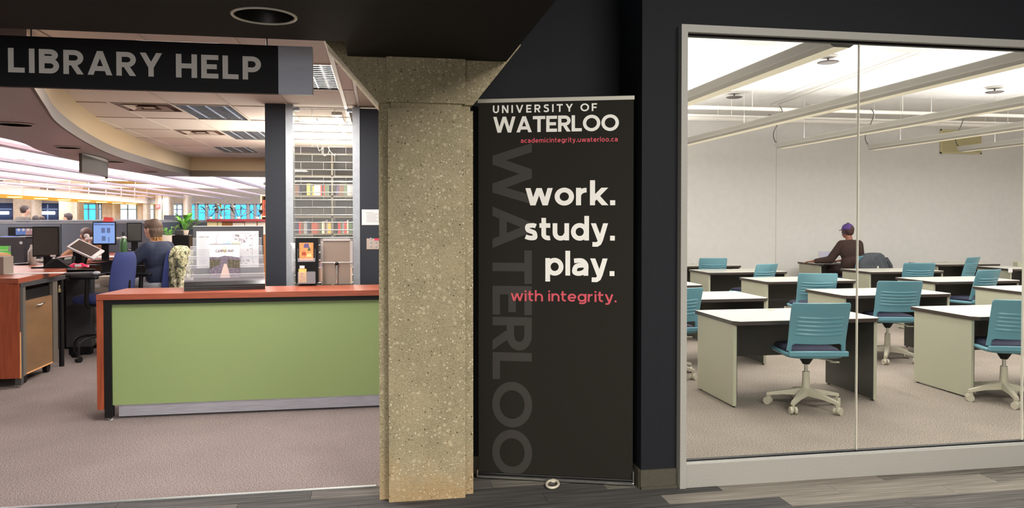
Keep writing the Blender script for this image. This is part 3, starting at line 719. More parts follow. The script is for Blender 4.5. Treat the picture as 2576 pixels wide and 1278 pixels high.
# ------------------------------------------------------------------ hanging sign LIBRARY HELP
YSG = 4.35
t = thing('hanging_sign', 'long black LIBRARY HELP sign with silver end panel hanging over the entrance', 'sign', (-.36, YSG, 2.21))
m_sign = M('satin_black_sign', (13, 13, 19), rough=.5, noise=.05, nscale=40, spec=.25)
MB().box(-2.4, -.185, 0, .04, 0, .265, ch=.002).build('sign_panel', m_sign, t)
MB().box(-.185, 0, -.004, .044, 0, .265, ch=.002).build('end_panel', M('brushed_blue_silver_panel', (176, 180, 196), rough=.42, metal=.25, noise=.03, nscale=8, stretch=(1, 1, 30)), t)
for px in (79, 671):
    x = PY(px, 95, YSG + .02).x + .36
    MB().cyl((x, .02, .265), (x, .02, .385), .004, n=8).build('hanger_rod', m_black, t)
m_silver = M('silver_lettering', (226, 224, 222), rough=.5)
for wd, x0, x1, yb in (('LIBRARY', 21, 408, 187), ('HELP', 443, 657, 199)):
    a = PY(x0, yb, YSG); b = PY(x1, yb, YSG); a.z = 2.21 + .073
    write('lettering', wd, Vector((a.x + .36, -.002, .073)), (1, 0, 0), (0, 0, 1), .127, m_silver, t, w=.205, track=.155, width=b.x - a.x, label='silver word ' + wd)

# ------------------------------------------------------------------ roll-up banner
B0 = Vector((.572, 4.372, 0)); B1 = Vector((1.418, 4.088, 0)); br = (B1 - B0).normalized(); bn = Vector((br.y, -br.x, 0)); BW = (B1 - B0).length
ban = thing('banner_stand', 'tall black roll-up banner reading work. study. play. with integrity. beside the column', 'banner', B0, math.atan2(br.y, br.x))
bi = Matrix.Translation(B0) @ Matrix.Rotation(math.atan2(br.y, br.x), 4, 'Z'); bii = bi.inverted()
def BL(px, py): return bii @ PP(px, py, B0, bn)
ztop = BL(1400, 245).z
m_ban = M('matte_black_banner_fabric', (33, 31, 26), rough=.75, noise=.04, nscale=400, spec=.2)
MB().box(0, BW, 0, .004, .034, ztop - .01).build('banner_panel', m_ban, ban)
MB().box(-.004, BW + .004, -.006, .012, ztop - .024, ztop, ch=.002).build('top_rail', M('satin_silver_rail', (196, 192, 180), rough=.35, metal=.6), ban)
MB().box(-.0, BW, -.010, .10, .012, .036, ch=.004).build('cassette', M('black_banner_cassette', (16, 16, 16), rough=.3), ban)
m_chr = M('bright_chrome', (232, 232, 228), rough=.12, metal=.95)
MB().box(-.006, BW + .006, -.018, -.012, .008, .018).build('base_strip', m_chr, ban)
MB().box(BW + .0, BW + .008, -.014, .05, .004, .085).build('end_cap', m_chr, ban); MB().box(-.008, 0, -.014, .05, .006, .05).build('end_cap', m_chr, ban)
MB().cyl((BW / 2, .02, .03), (BW / 2, .02, ztop - .02), .006, n=8).build('support_pole', m_alu, ban)
fp = BL(1393, 1226); mb = MB()
mb.tube([(fp.x + .034 * math.cos(a), -.075 + .062 * math.sin(a), .012) for a in [i * 2 * PI / 24 for i in range(25)]], .0075, 8)
mb.box(fp.x - .012, fp.x + .012, -.03, .01, .005, .02)
mb.build('swivel_foot', M('cream_plastic_foot', (208, 200, 182), rough=.4), ban)
m_w = M('banner_print_white', (240, 238, 232), rough=.6); m_red = M('banner_print_rose', (206, 78, 92), rough=.6); m_gh = M('banner_print_dark_taupe', (49, 45, 41), rough=.7)
def bt(s_, xl, xr, yl, cap, mat_, w_, tr, yr=None):
    a = BL(xl, yl); b = BL(xr, yl if yr is None else yr); k = (BL(xl, yl - 20).z - a.z) / 20
    write('lettering', s_, (a.x, -.0015, (a.z + b.z) / 2), (1, 0, 0), (0, 0, 1), cap * k, mat_, ban, w=w_, track=tr, width=b.x - a.x, label='printed words ' + s_)
bt('UNIVERSITY', 1240, 1441, 285.5, 19.5, m_w, .19, .36, 280.5)
bt('OF', 1460, 1502, 280.3, 19.5, m_w, .19, .30, 279)
bt('WATERLOO', 1241, 1557, 334, 40, m_w, .198, .06, 329)
bt('academicintegrity.uwaterloo.ca', 1310, 1554, 359.5, 12.5, m_red, .17, .14, 356)
bt('work.', 1322, 1548, 517, 62, m_w, .187, .075, 516)
bt('study.', 1319, 1547, 604.5, 61, m_w, .187, .075, 605)
bt('play.', 1372, 1546, 693, 62, m_w, .187, .075, 694)
bt('with', 1285, 1366, 757, 28, m_red, .15, .10, 758)
bt('integrity.', 1379, 1551, 758, 28, m_red, .15, .10, 760)
a = BL(1239, 362); b = BL(1239, 1193); c_ = BL(1338, 700); a2 = BL(1239, 700)
write('lettering', 'WATERLOO', (a2.x, -.0012, a.z), (0, 0, -1), (1, 0, 0), c_.x - a2.x, m_gh, ban, w=.19, track=.05, width=a.z - b.z, label='huge dark grey word WATERLOO reading downwards')

# ------------------------------------------------------------------ green-fronted help counter
GX = -2.08; GY = 6.08; ZT = .952
t = thing('help_counter', 'low help counter with green front panel and cherry wood top beside the column', 'counter', (GX, GY, 0))
L_ = 2.40; D_ = .52
mb = MB().prism([(0, 0), (L_, 0), (L_, D_), (.06, D_)], ZT - .042, ZT); mb.build('countertop', m_cherry, t)
MB().box(0, .046, .004, D_ - .02, .085, ZT - .042).build('side_panel', m_cherryv, t)
MB().box(.046, L_, .012, .05, ZT - .078, ZT - .042).build('black_rail', m_black, t)['label'] = 'black reveal under the top'
MB().box(.048, .100, .012, .07, .022, ZT - .078).build('black_leg', m_black, t)
MB().lathe([(.02, 0), (.02, .008), (.008, .012), (.008, .03)], c=(.085, .04, 0), n=12).build('levelling_foot', m_alu, t)
MB().box(.100, L_, .03, .045, .112, ZT - .078).build('green_panel', M('sage_green_laminate', (136, 156, 100), rough=.55, noise=.02, nscale=260), t)
MB().box(.125, L_, .085, .095, .012, .125).build('kick_plate', M('brushed_steel_kick', (200, 200, 212), rough=.45, metal=.55, noise=.06, nscale=4, stretch=(2, 1, 40)), t)
MB().box(.12, L_, .10, D_ - .04, .0, .9).build('carcass', m_darkgrey, t)

# ------------------------------------------------------------------ brochure holder with campus maps
q0 = PZ(463, 733, ZT + .002); q1 = PZ(667, 727, ZT + .002); BWd = (q1 - q0).length; ba = math.atan2(q1.y - q0.y, q1.x - q0.x)
t = thing('brochure_rack', 'tiered clear acrylic brochure rack with black base on the counter', 'brochure rack', (q0.x, q0.y, ZT), ba)
bri = (Matrix.Translation(Vector((q0.x, q0.y, ZT))) @ Matrix.Rotation(ba, 4, 'Z'))
mb = MB()
pr = [(0, 0), (0, .045), (.03, .085), (.30, .085), (.30, 0)]
n = len(pr); A_ = [(0, y, z) for y, z in pr]; B_ = [(BWd, y, z) for y, z in pr]
mb.add(A_ + B_, [tuple(reversed(range(n))), tuple(range(n, 2 * n))] + [(i, (i + 1) % n, n + (i + 1) % n, n + i) for i in range(n)])
mb.build('black_base', M('gloss_black_base', (20, 19, 20), rough=.18), t)
MB().box(.0, BWd, -.002, .001, .028, .031).build('base_groove', m_darkgrey, t)
tiers = [(.02, .085, .13, 0.0), (.075, .13, .20, .012), (.13, .20, .27, .022), (.185, .27, .345, .034), (.24, .33, .41, .05)]
for (y, z0, z1, ins) in tiers:
    MB().box(ins, BWd - ins * .4, y, y + .003, z0 - .03, z1).box(ins, ins + .003, y, y + .055, z0 - .03, z1).box(BWd - ins * .4 - .003, BWd - ins * .4, y, y + .055, z0 - .03, z1).build('acrylic_tier', m_acryl, t)
    MB().box(ins, BWd - ins * .4, y - .001, y + .004, z1 - .003, z1).build('tier_edge', M('acrylic_edge_white', (214, 212, 208), rough=.3), t)
MB().box(.05, BWd - .005, .292, .296, .08, .505).build('back_panel', M('smoked_back_panel', (52, 50, 54), rough=.25), t)
MB().box(.048, BWd - .003, .290, .298, .503, .507).build('tier_edge', MATS['acrylic_edge_white'], t)
def onrack(px, py, y):   # point on the rack plane y
    o = bri @ Vector((0, y, 0)); nn = bri.to_3x3() @ Vector((0, -1, 0)); return bri.inverted() @ PP(px, py, o, nn)
# big folded map (print: plain geometric shapes)
def sheet_obj(name, label, cat, px, y, cols, tilt=0):
    a = onrack(px[0], px[1], y); b = onrack(px[2], px[3], y)
    x0, x1 = a.x, b.x; z0, z1 = b.z, a.z
    r = thing(name, label, cat, bri @ Vector((x0, y, z0)), ba)
    return r, x1 - x0, z1 - z0
r, W_, H_ = sheet_obj('folded_map', 'large folded campus map sheet standing behind the small brochure', 'map', (494, 582, 651, 672), .215, None)
m_pap = M('map_paper', (214, 212, 210), rough=.6)
MB().box(0, W_, 0, .006, 0, H_).build('sheet', m_pap, r)
def flat(mb, pts, y=-.001): 
    n = len(pts); mb.add([(p[0], y, p[1]) for p in pts], [tuple(range(n))]); return mb
m_ink = M('map_ink_grey', (156, 150, 156)); m_wtr = M('map_lake_blue', (150, 184, 222)); m_grn = M('map_green', (184, 200, 160)); m_dink = M('map_dark_ink', (86, 80, 84)); m_pnk = M('map_pink', (206, 178, 176))
mb = MB(); flat(mb, [(.40 * W_, .72 * H_), (.46 * W_, .66 * H_), (.52 * W_, .74 * H_), (.56 * W_, .62 * H_), (.50 * W_, .52 * H_), (.36 * W_, .52 * H_), (.40 * W_, .60 * H_), (.44 * W_, .62 * H_)]); mb.build('lake_print', m_wtr, r)
mb = MB(); flat(mb, [(.56 * W_, .70 * H_), (.68 * W_, .72 * H_), (.70 * W_, .56 * H_), (.57 * W_, .55 * H_)]); mb.build('green_print', m_grn, r)
mb = MB(); flat(mb, [(.20 * W_, .58 * H_), (.31 * W_, .72 * H_), (.33 * W_, .56 * H_)]); mb.build('pink_print', m_pnk, r)
mb = MB()
ribbon(mb, [(.36 * W_, .95 * H_), (.31 * W_, .8 * H_), (.33 * W_, .6 * H_), (.38 * W_, .5 * H_)], .004, lambda p: (p.x, -.0015, p.y))
ribbon(mb, [(.97 * W_, .93 * H_), (.90 * W_, .85 * H_), (.89 * W_, .3 * H_), (.92 * W_, .05 * H_)], .004, lambda p: (p.x, -.0015, p.y))
ribbon(mb, [(.55 * W_, .92 * H_), (.72 * W_, .95 * H_), (.88 * W_, .93 * H_)], .003, lambda p: (p.x, -.0015, p.y))
rr = random.Random(5)
for i in range(46):
    a, b = rr.uniform(.56, .86), rr.uniform(.05, .9); s1, s2 = rr.uniform(.015, .045), rr.uniform(.02, .06)
    flat(mb, [(a * W_, b * H_), ((a + s1) * W_, b * H_), ((a + s1) * W_, (b + s2) * H_), (a * W_, (b + s2) * H_)], -.0012)
for i in range(22):
    z = (.78 - i * .033) * H_; flat(mb, [(.04 * W_, z), (rr.uniform(.12, .22) * W_, z), (.15 * W_, z + .006 * H_), (.04 * W_, z + .006 * H_)], -.0012)
mb.build('street_print', m_ink, r)
write('lettering', 'CAMPUS MAP', (.03 * W_, -.0015, .83 * H_), (1, 0, 0), (0, 0, 1), .011, m_dink, r, w=.16, width=.17 * W_, label='heading CAMPUS MAP')
r, W_, H_ = sheet_obj('campus_brochure', 'small CAMPUS MAP brochure with a skyline photo, front of the rack', 'brochure', (527, 615, 603, 698), .06, None)
MB().box(0, W_, 0, .005, 0, H_).build('cover', M('brochure_cover_pale', (206, 204, 206), rough=.4), r)
MB().box(-.001, W_ + .001, -.001, .006, H_, H_ + .003).build('top_edge', m_dink, r)
mb = MB(); flat(mb, [(0, 0), (W_, 0), (W_, .60 * H_), (.7 * W_, .64 * H_), (.5 * W_, .66 * H_), (.3 * W_, .62 * H_), (0, .63 * H_)]); 
mb.build('photo_print', M('photo_purple_grey', (92, 84, 96), rough=.4, noise=.45, nscale=60, stretch=(1, 1, 3)), r)
mb = MB(); flat(mb, [(0, .28 * H_), (.35 * W_, .40 * H_), (.35 * W_, .55 * H_), (0, .56 * H_)], -.0014); flat(mb, [(.6 * W_, .30 * H_), (W_, .28 * H_), (W_, .52 * H_), (.6 * W_, .56 * H_)], -.0014)
mb.build('tree_print', M('photo_dark_green', (74, 70, 56), rough=.4, noise=.4, nscale=90), r)
mb = MB(); flat(mb, [(.34 * W_, 0), (.68 * W_, 0), (.62 * W_, .25 * H_), (.56 * W_, .42 * H_), (.48 * W_, .42 * H_), (.42 * W_, .25 * H_)], -.0018); mb.build('path_print', M('photo_path_pink', (196, 168, 158)), r)
mb = MB(); ribbon(mb, arc(.5 * W_, .86 * H_, .05 * W_, .05 * W_, 0, 360, 18), .004, lambda p: (p.x, -.0014, p.y)); flat(mb, [(.47 * W_, .83 * H_), (.5 * W_, .72 * H_), (.53 * W_, .83 * H_)], -.0014); mb.build('gold_pin_print', M('gold_ink', (214, 190, 120)), r)
write('lettering', 'CAMPUS MAP', (.5 * W_, -.002, .765 * H_), (1, 0, 0), (0, 0, 1), .02, m_dink, r, w=.17, width=.60 * W_, align='L') if False else write('lettering', 'CAMPUS MAP', (.20 * W_, -.002, .765 * H_), (1, 0, 0), (0, 0, 1), .021, m_dink, r, w=.18, width=.60 * W_, label='title CAMPUS MAP')

# ------------------------------------------------------------------ black leaflet tower
c0 = PZ(773, 718, ZT)
t = thing('leaflet_stand', 'black two-pocket leaflet tower on the counter beside the grille', 'leaflet stand', (c0.x, c0.y + .03, ZT), .02)
hw = .093
MB().lathe([(.075, 0), (.08, .006), (.075, .016), (.03, .024)], n=24, sx=1, sy=.9).build('turntable', m_black, t)
MB().box(-hw, hw, -.08, .06, .024, .405, ch=.003).build('tower', M('gloss_black_tower', (10, 10, 11), rough=.25, spec=.15), t)
yy = -.08
def leaf(nm, lab, x0, x1, z0, z1, c, cs):
    r = thing(nm, lab, 'leaflet', (c0.x, c0.y + .03, ZT), .02)
    MB().box(x0, x1, yy - .012, yy - .008, z0, z1).build('cover', M(lab[:18].replace(' ', '_'), c, rough=.5, noise=.12, nscale=40), r)
    for i, (a, b, cc, dd, col) in enumerate(cs):
        mb = MB(); mb.add([(x0 + (x1 - x0) * a, yy - .0125, z0 + (z1 - z0) * b), (x0 + (x1 - x0) * cc, yy - .0125, z0 + (z1 - z0) * b * .98), (x0 + (x1 - x0) * (cc - .06), yy - .0125, z0 + (z1 - z0) * dd), (x0 + (x1 - x0) * (a + .05), yy - .0125, z0 + (z1 - z0) * (dd - .03))], [(0, 1, 2, 3)])
        mb.build('print_patch', M('leaflet_ink_%d_%d_%d' % col, col), r)
leaf('leaflet', 'orange photo leaflet with a purple bloom in the upper pocket', -.060, .055, .215, .365, (196, 128, 74), [(.3, .72, .72, .97, (84, 72, 110)), (.58, .55, .82, .72, (62, 84, 52)), (.15, .3, .5, .5, (150, 60, 40)), (.5, .2, .9, .4, (226, 180, 120))])
leaf('leaflet', 'narrow yellow timetable leaflet in the lower left pocket', -.066, -.002, .03, .145, (216, 168, 92), [(.2, .1, .5, .25, (190, 140, 70)), (.2, .35, .6, .5, (190, 140, 70)), (.2, .6, .6, .75, (190, 140, 70))])
leaf('leaflet', 'small pink card above the yellow leaflet', -.058, -.018, .148, .172, (222, 196, 190), [(.1, .2, .9, .8, (232, 214, 210))])
MB().box(-.072, -.069, yy - .022, yy, .22, .315).box(.067, .070, yy - .022, yy, .22, .315).box(-.072, .070, yy - .024, yy - .021, .205, .235).build('upper_pocket', m_acryl, t)
MB().box(-.072, .072, yy - .024, yy - .021, .02, .12).build('lower_pocket', m_acryl, t)
MB().box(.004, .068, yy - .014, yy - .008, .03, .125).build('dark_card', M('charcoal_card', (52, 54, 58), rough=.5), t)
MB().box(-hw - .035, -hw, -.03, -.027, .12, .32).box(hw, hw + .03, -.03, -.027, .03, .19).build('side_pocket', m_acryl, t)
MB().add([(-hw - .045, -.04, .365), (-hw - .002, -.02, .36), (-hw - .002, -.02, .26)], [(0, 1, 2)]).build('paper_corner', m_pap, t)
MB().box(hw + .001, hw + .026, -.02, -.012, .03, .13).build('orange_card', M('orange_card', (214, 160, 90)), t)

# ------------------------------------------------------------------ display frame seen from behind
c0 = PZ(850, 716, ZT)
t = thing('display_frame', 'grey framed display board turned backwards on chrome stand, right end of counter', 'display frame', (c0.x - .012, c0.y + .06, ZT), .03)
MB().box(-.128, .128, .0, .006, .0, .382).build('backboard', M('taupe_backboard', (122, 108, 96), rough=.55), t)
fr = MB(); fr.box(-.137, -.112, -.006, .012, .15, .395, ch=.002).box(.112, .137, -.006, .012, .15, .395, ch=.002).box(-.137, .137, -.006, .012, .372, .395, ch=.002)
fr.build('frame', M('grey_frame_plastic', (156, 150, 146), rough=.4), t)
MB().box(-.132, -.115, -.004, .01, .0, .15).box(.115, .132, -.004, .01, .0, .15).build('side_rail', M('pale_brown_rail', (176, 160, 140), rough=.4), t)
MB().cyl((-.133, -.012, .188), (.133, -.012, .188), .003, n=8).build('cross_bar', m_rod, t)
MB().cyl((0, -.016, .0), (0, -.016, .17), .007, n=12).build('stand_pole', m_chr, t)
MB().ell((0, -.018, .178), (.018, .014, .014), 14).build('clamp_knob', m_black, t); MB().ell((-.018, -.018, .18), (.008, .008, .008), 10).build('clamp_screw', m_chr, t)

# ------------------------------------------------------------------ left L-shaped service desk
ZL = .985
edge = [(-90, 700.6), (46, 700.6), (160, 678.5), (168, 674), (117, 670.5), (170, 663.5), (230, 653), (300, 647), (420, 650), (475, 653), (475, 637), (380, 631), (300, 628), (226, 631), (150, 645), (72, 660), (12, 667), (-90, 672)]
poly = [tuple(PZ(a, b, ZL)[:2]) for a, b in edge]
t = thing('service_desk', 'long cherry wood service desk curving back past the monitors, left side', 'desk', (poly[1][0], poly[1][1], 0))
o_ = Vector((poly[1][0], poly[1][1]))
MB().prism([(p[0] - o_.x, p[1] - o_.y) for p in poly], ZL - .045, ZL).build('desktop', m_cherry, t)
XF = -3.17; YF = PX(52, 950, XF).y
f0 = PY(50, 712, YF)
def bx2(nm, mat_, x0, x1, y0, y1, z0, z1, par=None, ch=0, tt=t, oo=o_): return MB().box(x0 - oo.x, x1 - oo.x, y0 - oo.y, y1 - oo.y, z0, z1, ch=ch).build(nm, mat_, par or tt)
bx2('front_panel', m_cherryv, -5.2, XF - .005, YF, YF + .03, .085, ZL - .045)
bx2('black_frame_rail', m_darkgrey, XF - .03, XF + .002, YF + .01, 8.42, ZL - .085, ZL - .045)
bx2('front_leg', m_darkgrey, XF - .05, XF, YF + .01, YF + .06, 0.02, ZL - .05)
bx2('wood_edge_strip', M('pale_wood_edge', (206, 150, 100)), XF - .005, XF + .001, YF - .001, YF + .012, .085, .5)
MB().cyl((XF - .05 - o_.x, 8.44 - o_.y, 0), (XF - .05 - o_.x, 8.44 - o_.y, ZL - .045), .024, n=16).build('round_leg', m_black, t)
bx2('carcass_back', m_black, -4.6, XF - .62, 7.5, 8.4, .0, ZL - .06)
a = PZ(300, 653, ZL); 
bx2('modesty_panel', m_black, -4.4, -3.28, 9.55, 9.6, .0, ZL - .06)
bx2('modesty_panel', m_black, -3.3, -2.2, 10.25, 10.3, .0, ZL - .06)
# rolling cabinet tucked under the desk end
def px_(x, y): v = PX(x, y, XF - .005); return v.y, v.z
t2 = thing('rolling_cabinet', 'brown-fronted rolling cabinet on casters under the service desk end', 'cabinet', (XF - .005, YF + .05, 0))
ox, oy = XF - .005, YF + .05
y1_, z1_ = px_(66, 758); y2_, z2_ = px_(132, 742); y3_, z3_ = px_(134, 905); y4_, z4_ = px_(70, 942)
y0m = y1_ - .02
MB().box(-.5, -.03, y0m + .0 - oy, y2_ + .06 - oy, .12, .86).build('cabinet_body', m_black, t2)
MB().box(-.03, -.005, y1_ - oy, y2_ - oy, (z3_ + z4_) / 2, (z1_ + z2_) / 2).build('door', M('brown_laminate_door', (116, 88, 60), rough=.4, noise=.10, nscale=2.5, stretch=(1, 1, 3)), t2)
dd = t2.children[-1]
MB().box(-.006, -.001, y1_ - oy, y2_ - oy, (z3_ + z4_) / 2 - .012, (z3_ + z4_) / 2).build('door_edge', M('pale_wood_edge', (206, 150, 100)), dd)
ym = (y1_ + y2_) / 2 - oy; MB().tube([(-.004, ym - .06, (z1_ + z2_) / 2 - .06), (.022, ym - .045, (z1_ + z2_) / 2 - .058), (.022, ym + .045, (z1_ + z2_) / 2 - .05), (-.004, ym + .06, (z1_ + z2_) / 2 - .05)], .006, 8).build('handle', m_chr, dd)
MB().box(-.035, .0, y0m - .045 - oy, y0m + .01 - oy, .09, .90).build('steel_upright', M('grey_steel_upright', (112, 106, 98), rough=.4, metal=.4), t2)
MB().box(-.035, .0, y2_ + .01 - oy, y2_ + .12 - oy, .09, .90).build('steel_upright', MATS['grey_steel_upright'], t2)
for yy_ in (y1_ + .08, y2_ + .02): 
    MB().cyl((-.09, yy_ - oy, .045), (-.05, yy_ - oy, .045), .045, n=16).box(-.085, -.055, yy_ - .02 - oy, yy_ + .02 - oy, .05, .12).build('caster', m_black, t2)
p_ = px_(148, 728)
MB().box(.0, .012, p_[0] - .022 - oy, p_[0] + .022 - oy, p_[1] - .03, p_[1] + .005, ch=.003).tube([(.006, p_[0] - .012 - oy, p_[1]), (.006, p_[0] - .012 - oy, p_[1] + .03), (.006, p_[0] - oy, p_[1] + .042), (.006, p_[0] + .012 - oy, p_[1] + .03), (.006, p_[0] + .012 - oy, p_[1])], .003, 6).build('padlock', M('brass_padlock', (176, 160, 120), rough=.3, metal=.7), t2)
# dark pedestal and beige filing cabinets behind the blue stool
def bpx(nm, mat_, x0, x1, yt, yb, Y, dep, par, oo, ch=0):
    a = PY(x0, yt, Y); b = PY(x1, yb, Y)
    return MB().box(a.x - oo[0], b.x - oo[0], Y - oo[1], Y + dep - oo[1], b.z - oo[2], a.z - oo[2], ch=ch).build(nm, mat_, par)
a = PY(156, 700, 9.0); b = PY(222, 880, 9.0)
t3 = thing('pedestal_cabinet', 'dark grey pedestal cabinet behind the empty blue stool', 'cabinet', (a.x, 9.0, 0))
MB().box(0, b.x - a.x, .1, .22, .09, a.z, ch=.004).build('body', m_darkgrey, t3); MB().box(.02, b.x - a.x - .02, .11, .21, 0.0, .09).build('plinth', m_black, t3)
a = PY(223, 697, 9.55); b = PY(262, 860, 9.55)
t3 = thing('filing_cabinet', 'beige filing cabinet with small white label cards behind the blue stool', 'cabinet', (a.x, 9.55, 0))
m_fil = M('beige_filing_steel', (176, 164, 150), rough=.5); Wf = b.x - a.x + .1
MB().box(0, Wf, .02, .6, .04, a.z).build('body', m_fil, t3); MB().box(.02, Wf - .02, .03, .58, 0, .04).build('plinth', m_black, t3)
for i in range(3):
    z0 = .06 + i * (a.z - .08) / 3; z1 = z0 + (a.z - .08) / 3 - .012
    d_ = MB().box(.008, Wf - .008, 0, .02, z0, z1, ch=.002).build('drawer', m_fil, t3)
    MB().box(.05, .12, -.003, 0, z1 - .09, z1 - .05).build('label_card', m_pap, d_); MB().box(.17, .30, -.012, 0, z1 - .075, z1 - .06).build('pull', m_alu, d_)

# ------------------------------------------------------------------ study room: desks
m_top = M('white_laminate_desktop', (204, 200, 190), rough=.3, noise=.01, nscale=30)
m_edge = M('dark_brown_edge_band', (62, 52, 48), rough=.4)
m_side = M('putty_green_laminate_panel', (172, 170, 150), rough=.45, noise=.015, nscale=80)
m_mod = M('charcoal_modesty_laminate', (66, 65, 60), rough=.3, noise=.04, nscale=50)
DW, DD, DH = 1.305, .77, .70
def chamf(x0, x1, y0, y1, c): return [(x0 + c, y0), (x1 - c, y0), (x1, y0 + c), (x1, y1), (x0, y1), (x0, y0 + c)]
dk = thing('study_desk', '', 'desk', (0, 0, 0), 0, 'white-topped study desks')
MB().prism(chamf(0, DW, 0, DD, .05), DH - .032, DH - .002).build('edge_band', m_edge, dk)
MB().prism(chamf(.001, DW - .001, .001, DD - .001, .05), DH - .002, DH).build('desktop', m_top, dk)
MB().box(.012, .042, .05, DD - .03, .012, DH - .032, ch=.003).build('side_panel', m_side, dk)
MB().box(DW - .042, DW - .012, .05, DD - .03, .012, DH - .032, ch=.003).build('side_panel', m_side, dk)
MB().box(.042, .045, .05, DD - .03, .012, DH - .032).build('inner_face', m_mod, dk); MB().box(DW - .045, DW - .042, .055, DD - .04, .012, DH - .032).build('inner_face', m_mod, dk)
MB().box(.045, DW - .045, DD - .14, DD - .12, .30, DH - .032).build('modesty_panel', m_mod, dk)
for xx in (.02, DW - .04):
    for yy in (.08, DD - .07): MB().cyl((xx + .01, yy, 0), (xx + .01, yy, .013), .010, n=10).build('glide', m_black, dk)
MB().lathe([(.0, .003), (.026, .004), (.032, .002), (.034, -.001)], c=(DW * .52, DD - .1, DH), n=20).build('grommet', M('beige_grommet', (178, 164, 140)), dk)
desks = [((2.785, 5.59), 'front white study desk nearest the window frame, bare top with round grommet'),
         ((4.885, 5.51), 'front white study desk at the right, its beige side panel facing the glass'),
         ((4.88, 7.27), 'white study desk in the second row behind the glass joint'),
         ((2.665, 7.19), 'white study desk at left of second row, dark underside visible'),
         ((7.09, 7.27), 'white study desk corner peeking in at the right picture edge'),
         ((4.95, 9.04), 'white study desk in the third row with chair pulled out on its right'),
         ((2.64, 8.74), 'white desk corner just inside the window frame behind second row'),
         ((7.09, 8.66), 'white study desk with a turned chair at its right front'),
         ((4.92, 10.72), 'white study desk at left in the fourth row, dark modesty panel seen'),
         ((7.42, 10.43), 'white study desk in front of the seated person'),
         ((4.93, 12.25), 'back-left white study desk by the far white wall'),
         ((7.83, 12.40), 'far study desk where the person in a purple cap sits'),
         ((9.80, 11.9), 'far right study desk with a chair turned sideways'),
         ((10.12, 10.65), 'white study desk with pale thick edge and a paper hanging over it')]
for i, (p, l) in enumerate(desks):
    o = dk if i == 0 else copy_tree(dk)
    o.location = (p[0], p[1], 0); o['label'] = l
# ------------------------------------------------------------------ study chairs
m_teal = M('teal_moulded_plastic', (98, 146, 160), rough=.38, spec=.5)
m_pad = M('navy_seat_fabric', (14, 19, 48), rough=.85, noise=.12, nscale=300)
m_bge = M('light_grey_nylon_base', (186, 178, 160), rough=.45)
ch = thing('study_chair', '', 'chair', (0, 0, 0), 0, 'teal swivel study chairs')
def backfn(u, v):
    wd = .445 + .01 * v
    if v > .92: wd *= 1 - .05 * ((v - .92) / .08) ** 2
    if v < .2: wd *= 1 + .03 * ((.2 - v) / .2)
    a = 2 * u - 1
    y = -.235 - .075 * v - .06 * v * v * .5 + .045 * a * a
    for k in range(5):
        vk = .36 + k * .085; sag = .012 * (1 - (a / .78) ** 2)
        d = (v - vk + sag * 1.2) / .013
        if abs(a) < .80: y -= .010 * math.exp(-d * d) * min(1, (.80 - abs(a)) / .05)
    return Vector(((u - .5) * wd, y,   .49 + .385 * v))
def hole(u, v):
    a = abs(2 * u - 1)
    if v > .155: return True
    if a > .84: return True
    return v > .135 and a > .78
bk_ = MB().grid(backfn, 40, 84, mask=hole).build('backrest', m_teal, ch, clean=True)
sm = bk_.modifiers.new('thickness', 'SOLIDIFY'); sm.thickness = .011; sm.offset = 0
mb = MB()
def seatfn(z, inset):
    P = []
    for i in range(48):
        t = 2 * PI * i / 48; c, s_ = math.cos(t), math.sin(t); e = .38
        P.append((math.copysign(abs(c) ** e, c) * (.228 - inset), math.copysign(abs(s_) ** e, s_) * (.255 - inset) + .005, z))
    return P
def loft(mb, rings, mi=0, cap=True):
    n = len(rings[0]); vs = [p for r in rings for p in r]
    fs = [(i * n + k, i * n + (k + 1) % n, (i + 1) * n + (k + 1) % n, (i + 1) * n + k) for i in range(len(rings) - 1) for k in range(n)]
    mb.add(vs, fs, mi, True)
    if cap: mb.add(rings[0], [tuple(reversed(range(n)))], mi, True); mb.add(rings[-1], [tuple(range(n))], mi, True)
loft(mb, [seatfn(.428, .05), seatfn(.436, .012), seatfn(.452, .0), seatfn(.466, .004), seatfn(.470, .02)])
mb.box(-.229, .229, -.262, -.225, .455, .494, ch=.006)
mb.build('seat_shell', m_teal, ch)
mb = MB(); loft(mb, [seatfn(.468, .025), seatfn(.485, .02), seatfn(.500, .035), seatfn(.507, .07)]); mb.build('seat_pad', m_pad, ch)
MB().cyl((0, 0, .35), (0, 0, .43), .026, .075, n=20).box(-.09, .09, -.08, .10, .418, .432).build('mechanism', m_black, ch)
MB().cyl((0, 0, .28), (0, 0, .36), .014, n=14).build('gas_lift', m_chr, ch)
MB().cyl((0, 0, .10), (0, 0, .29), .034, .027, n=20).build('column_sleeve', m_bge, ch)
MB().tube([(.05, 0, .405), (.16, -.03, .385), (.20, -.035, .375)], [.006, .005, .005]).box(.18, .25, -.045, -.025, .366, .374).build('lever', m_bge, ch)
arm_me = None; whl_me = None
for k in range(5):
    a = 2 * PI * k / 5 + .25
    if arm_me is None:
        mb = MB(); R_ = [[(-.0, -.03, .10), (.0, .03, .10), (.0, .026, .165), (0, -.026, .165)], [(.17, -.022, .095), (.17, .022, .095), (.17, .018, .128), (.17, -.018, .128)], [(.30, -.016, .075), (.30, .016, .075), (.30, .013, .097), (.30, -.013, .097)]]
        loft(mb, R_); arm_me = mb.mesh('base_arm', m_bge)
        for p in arm_me.polygons: p.use_smooth = False
        mb = MB()
        for s_ in (-1, 1): mb.cyl((.0, s_ * .008, .03), (0, s_ * .027, .03), .03, n=20)
        mb.box(-.012, .02, -.007, .007, .02, .085); whl_me = mb.mesh('caster', m_bge)
    b = place(arm_me, 'base_arm', ch, rz=a)
    place(whl_me, 'caster', b, (.29, 0, 0), rz=.8 + k)
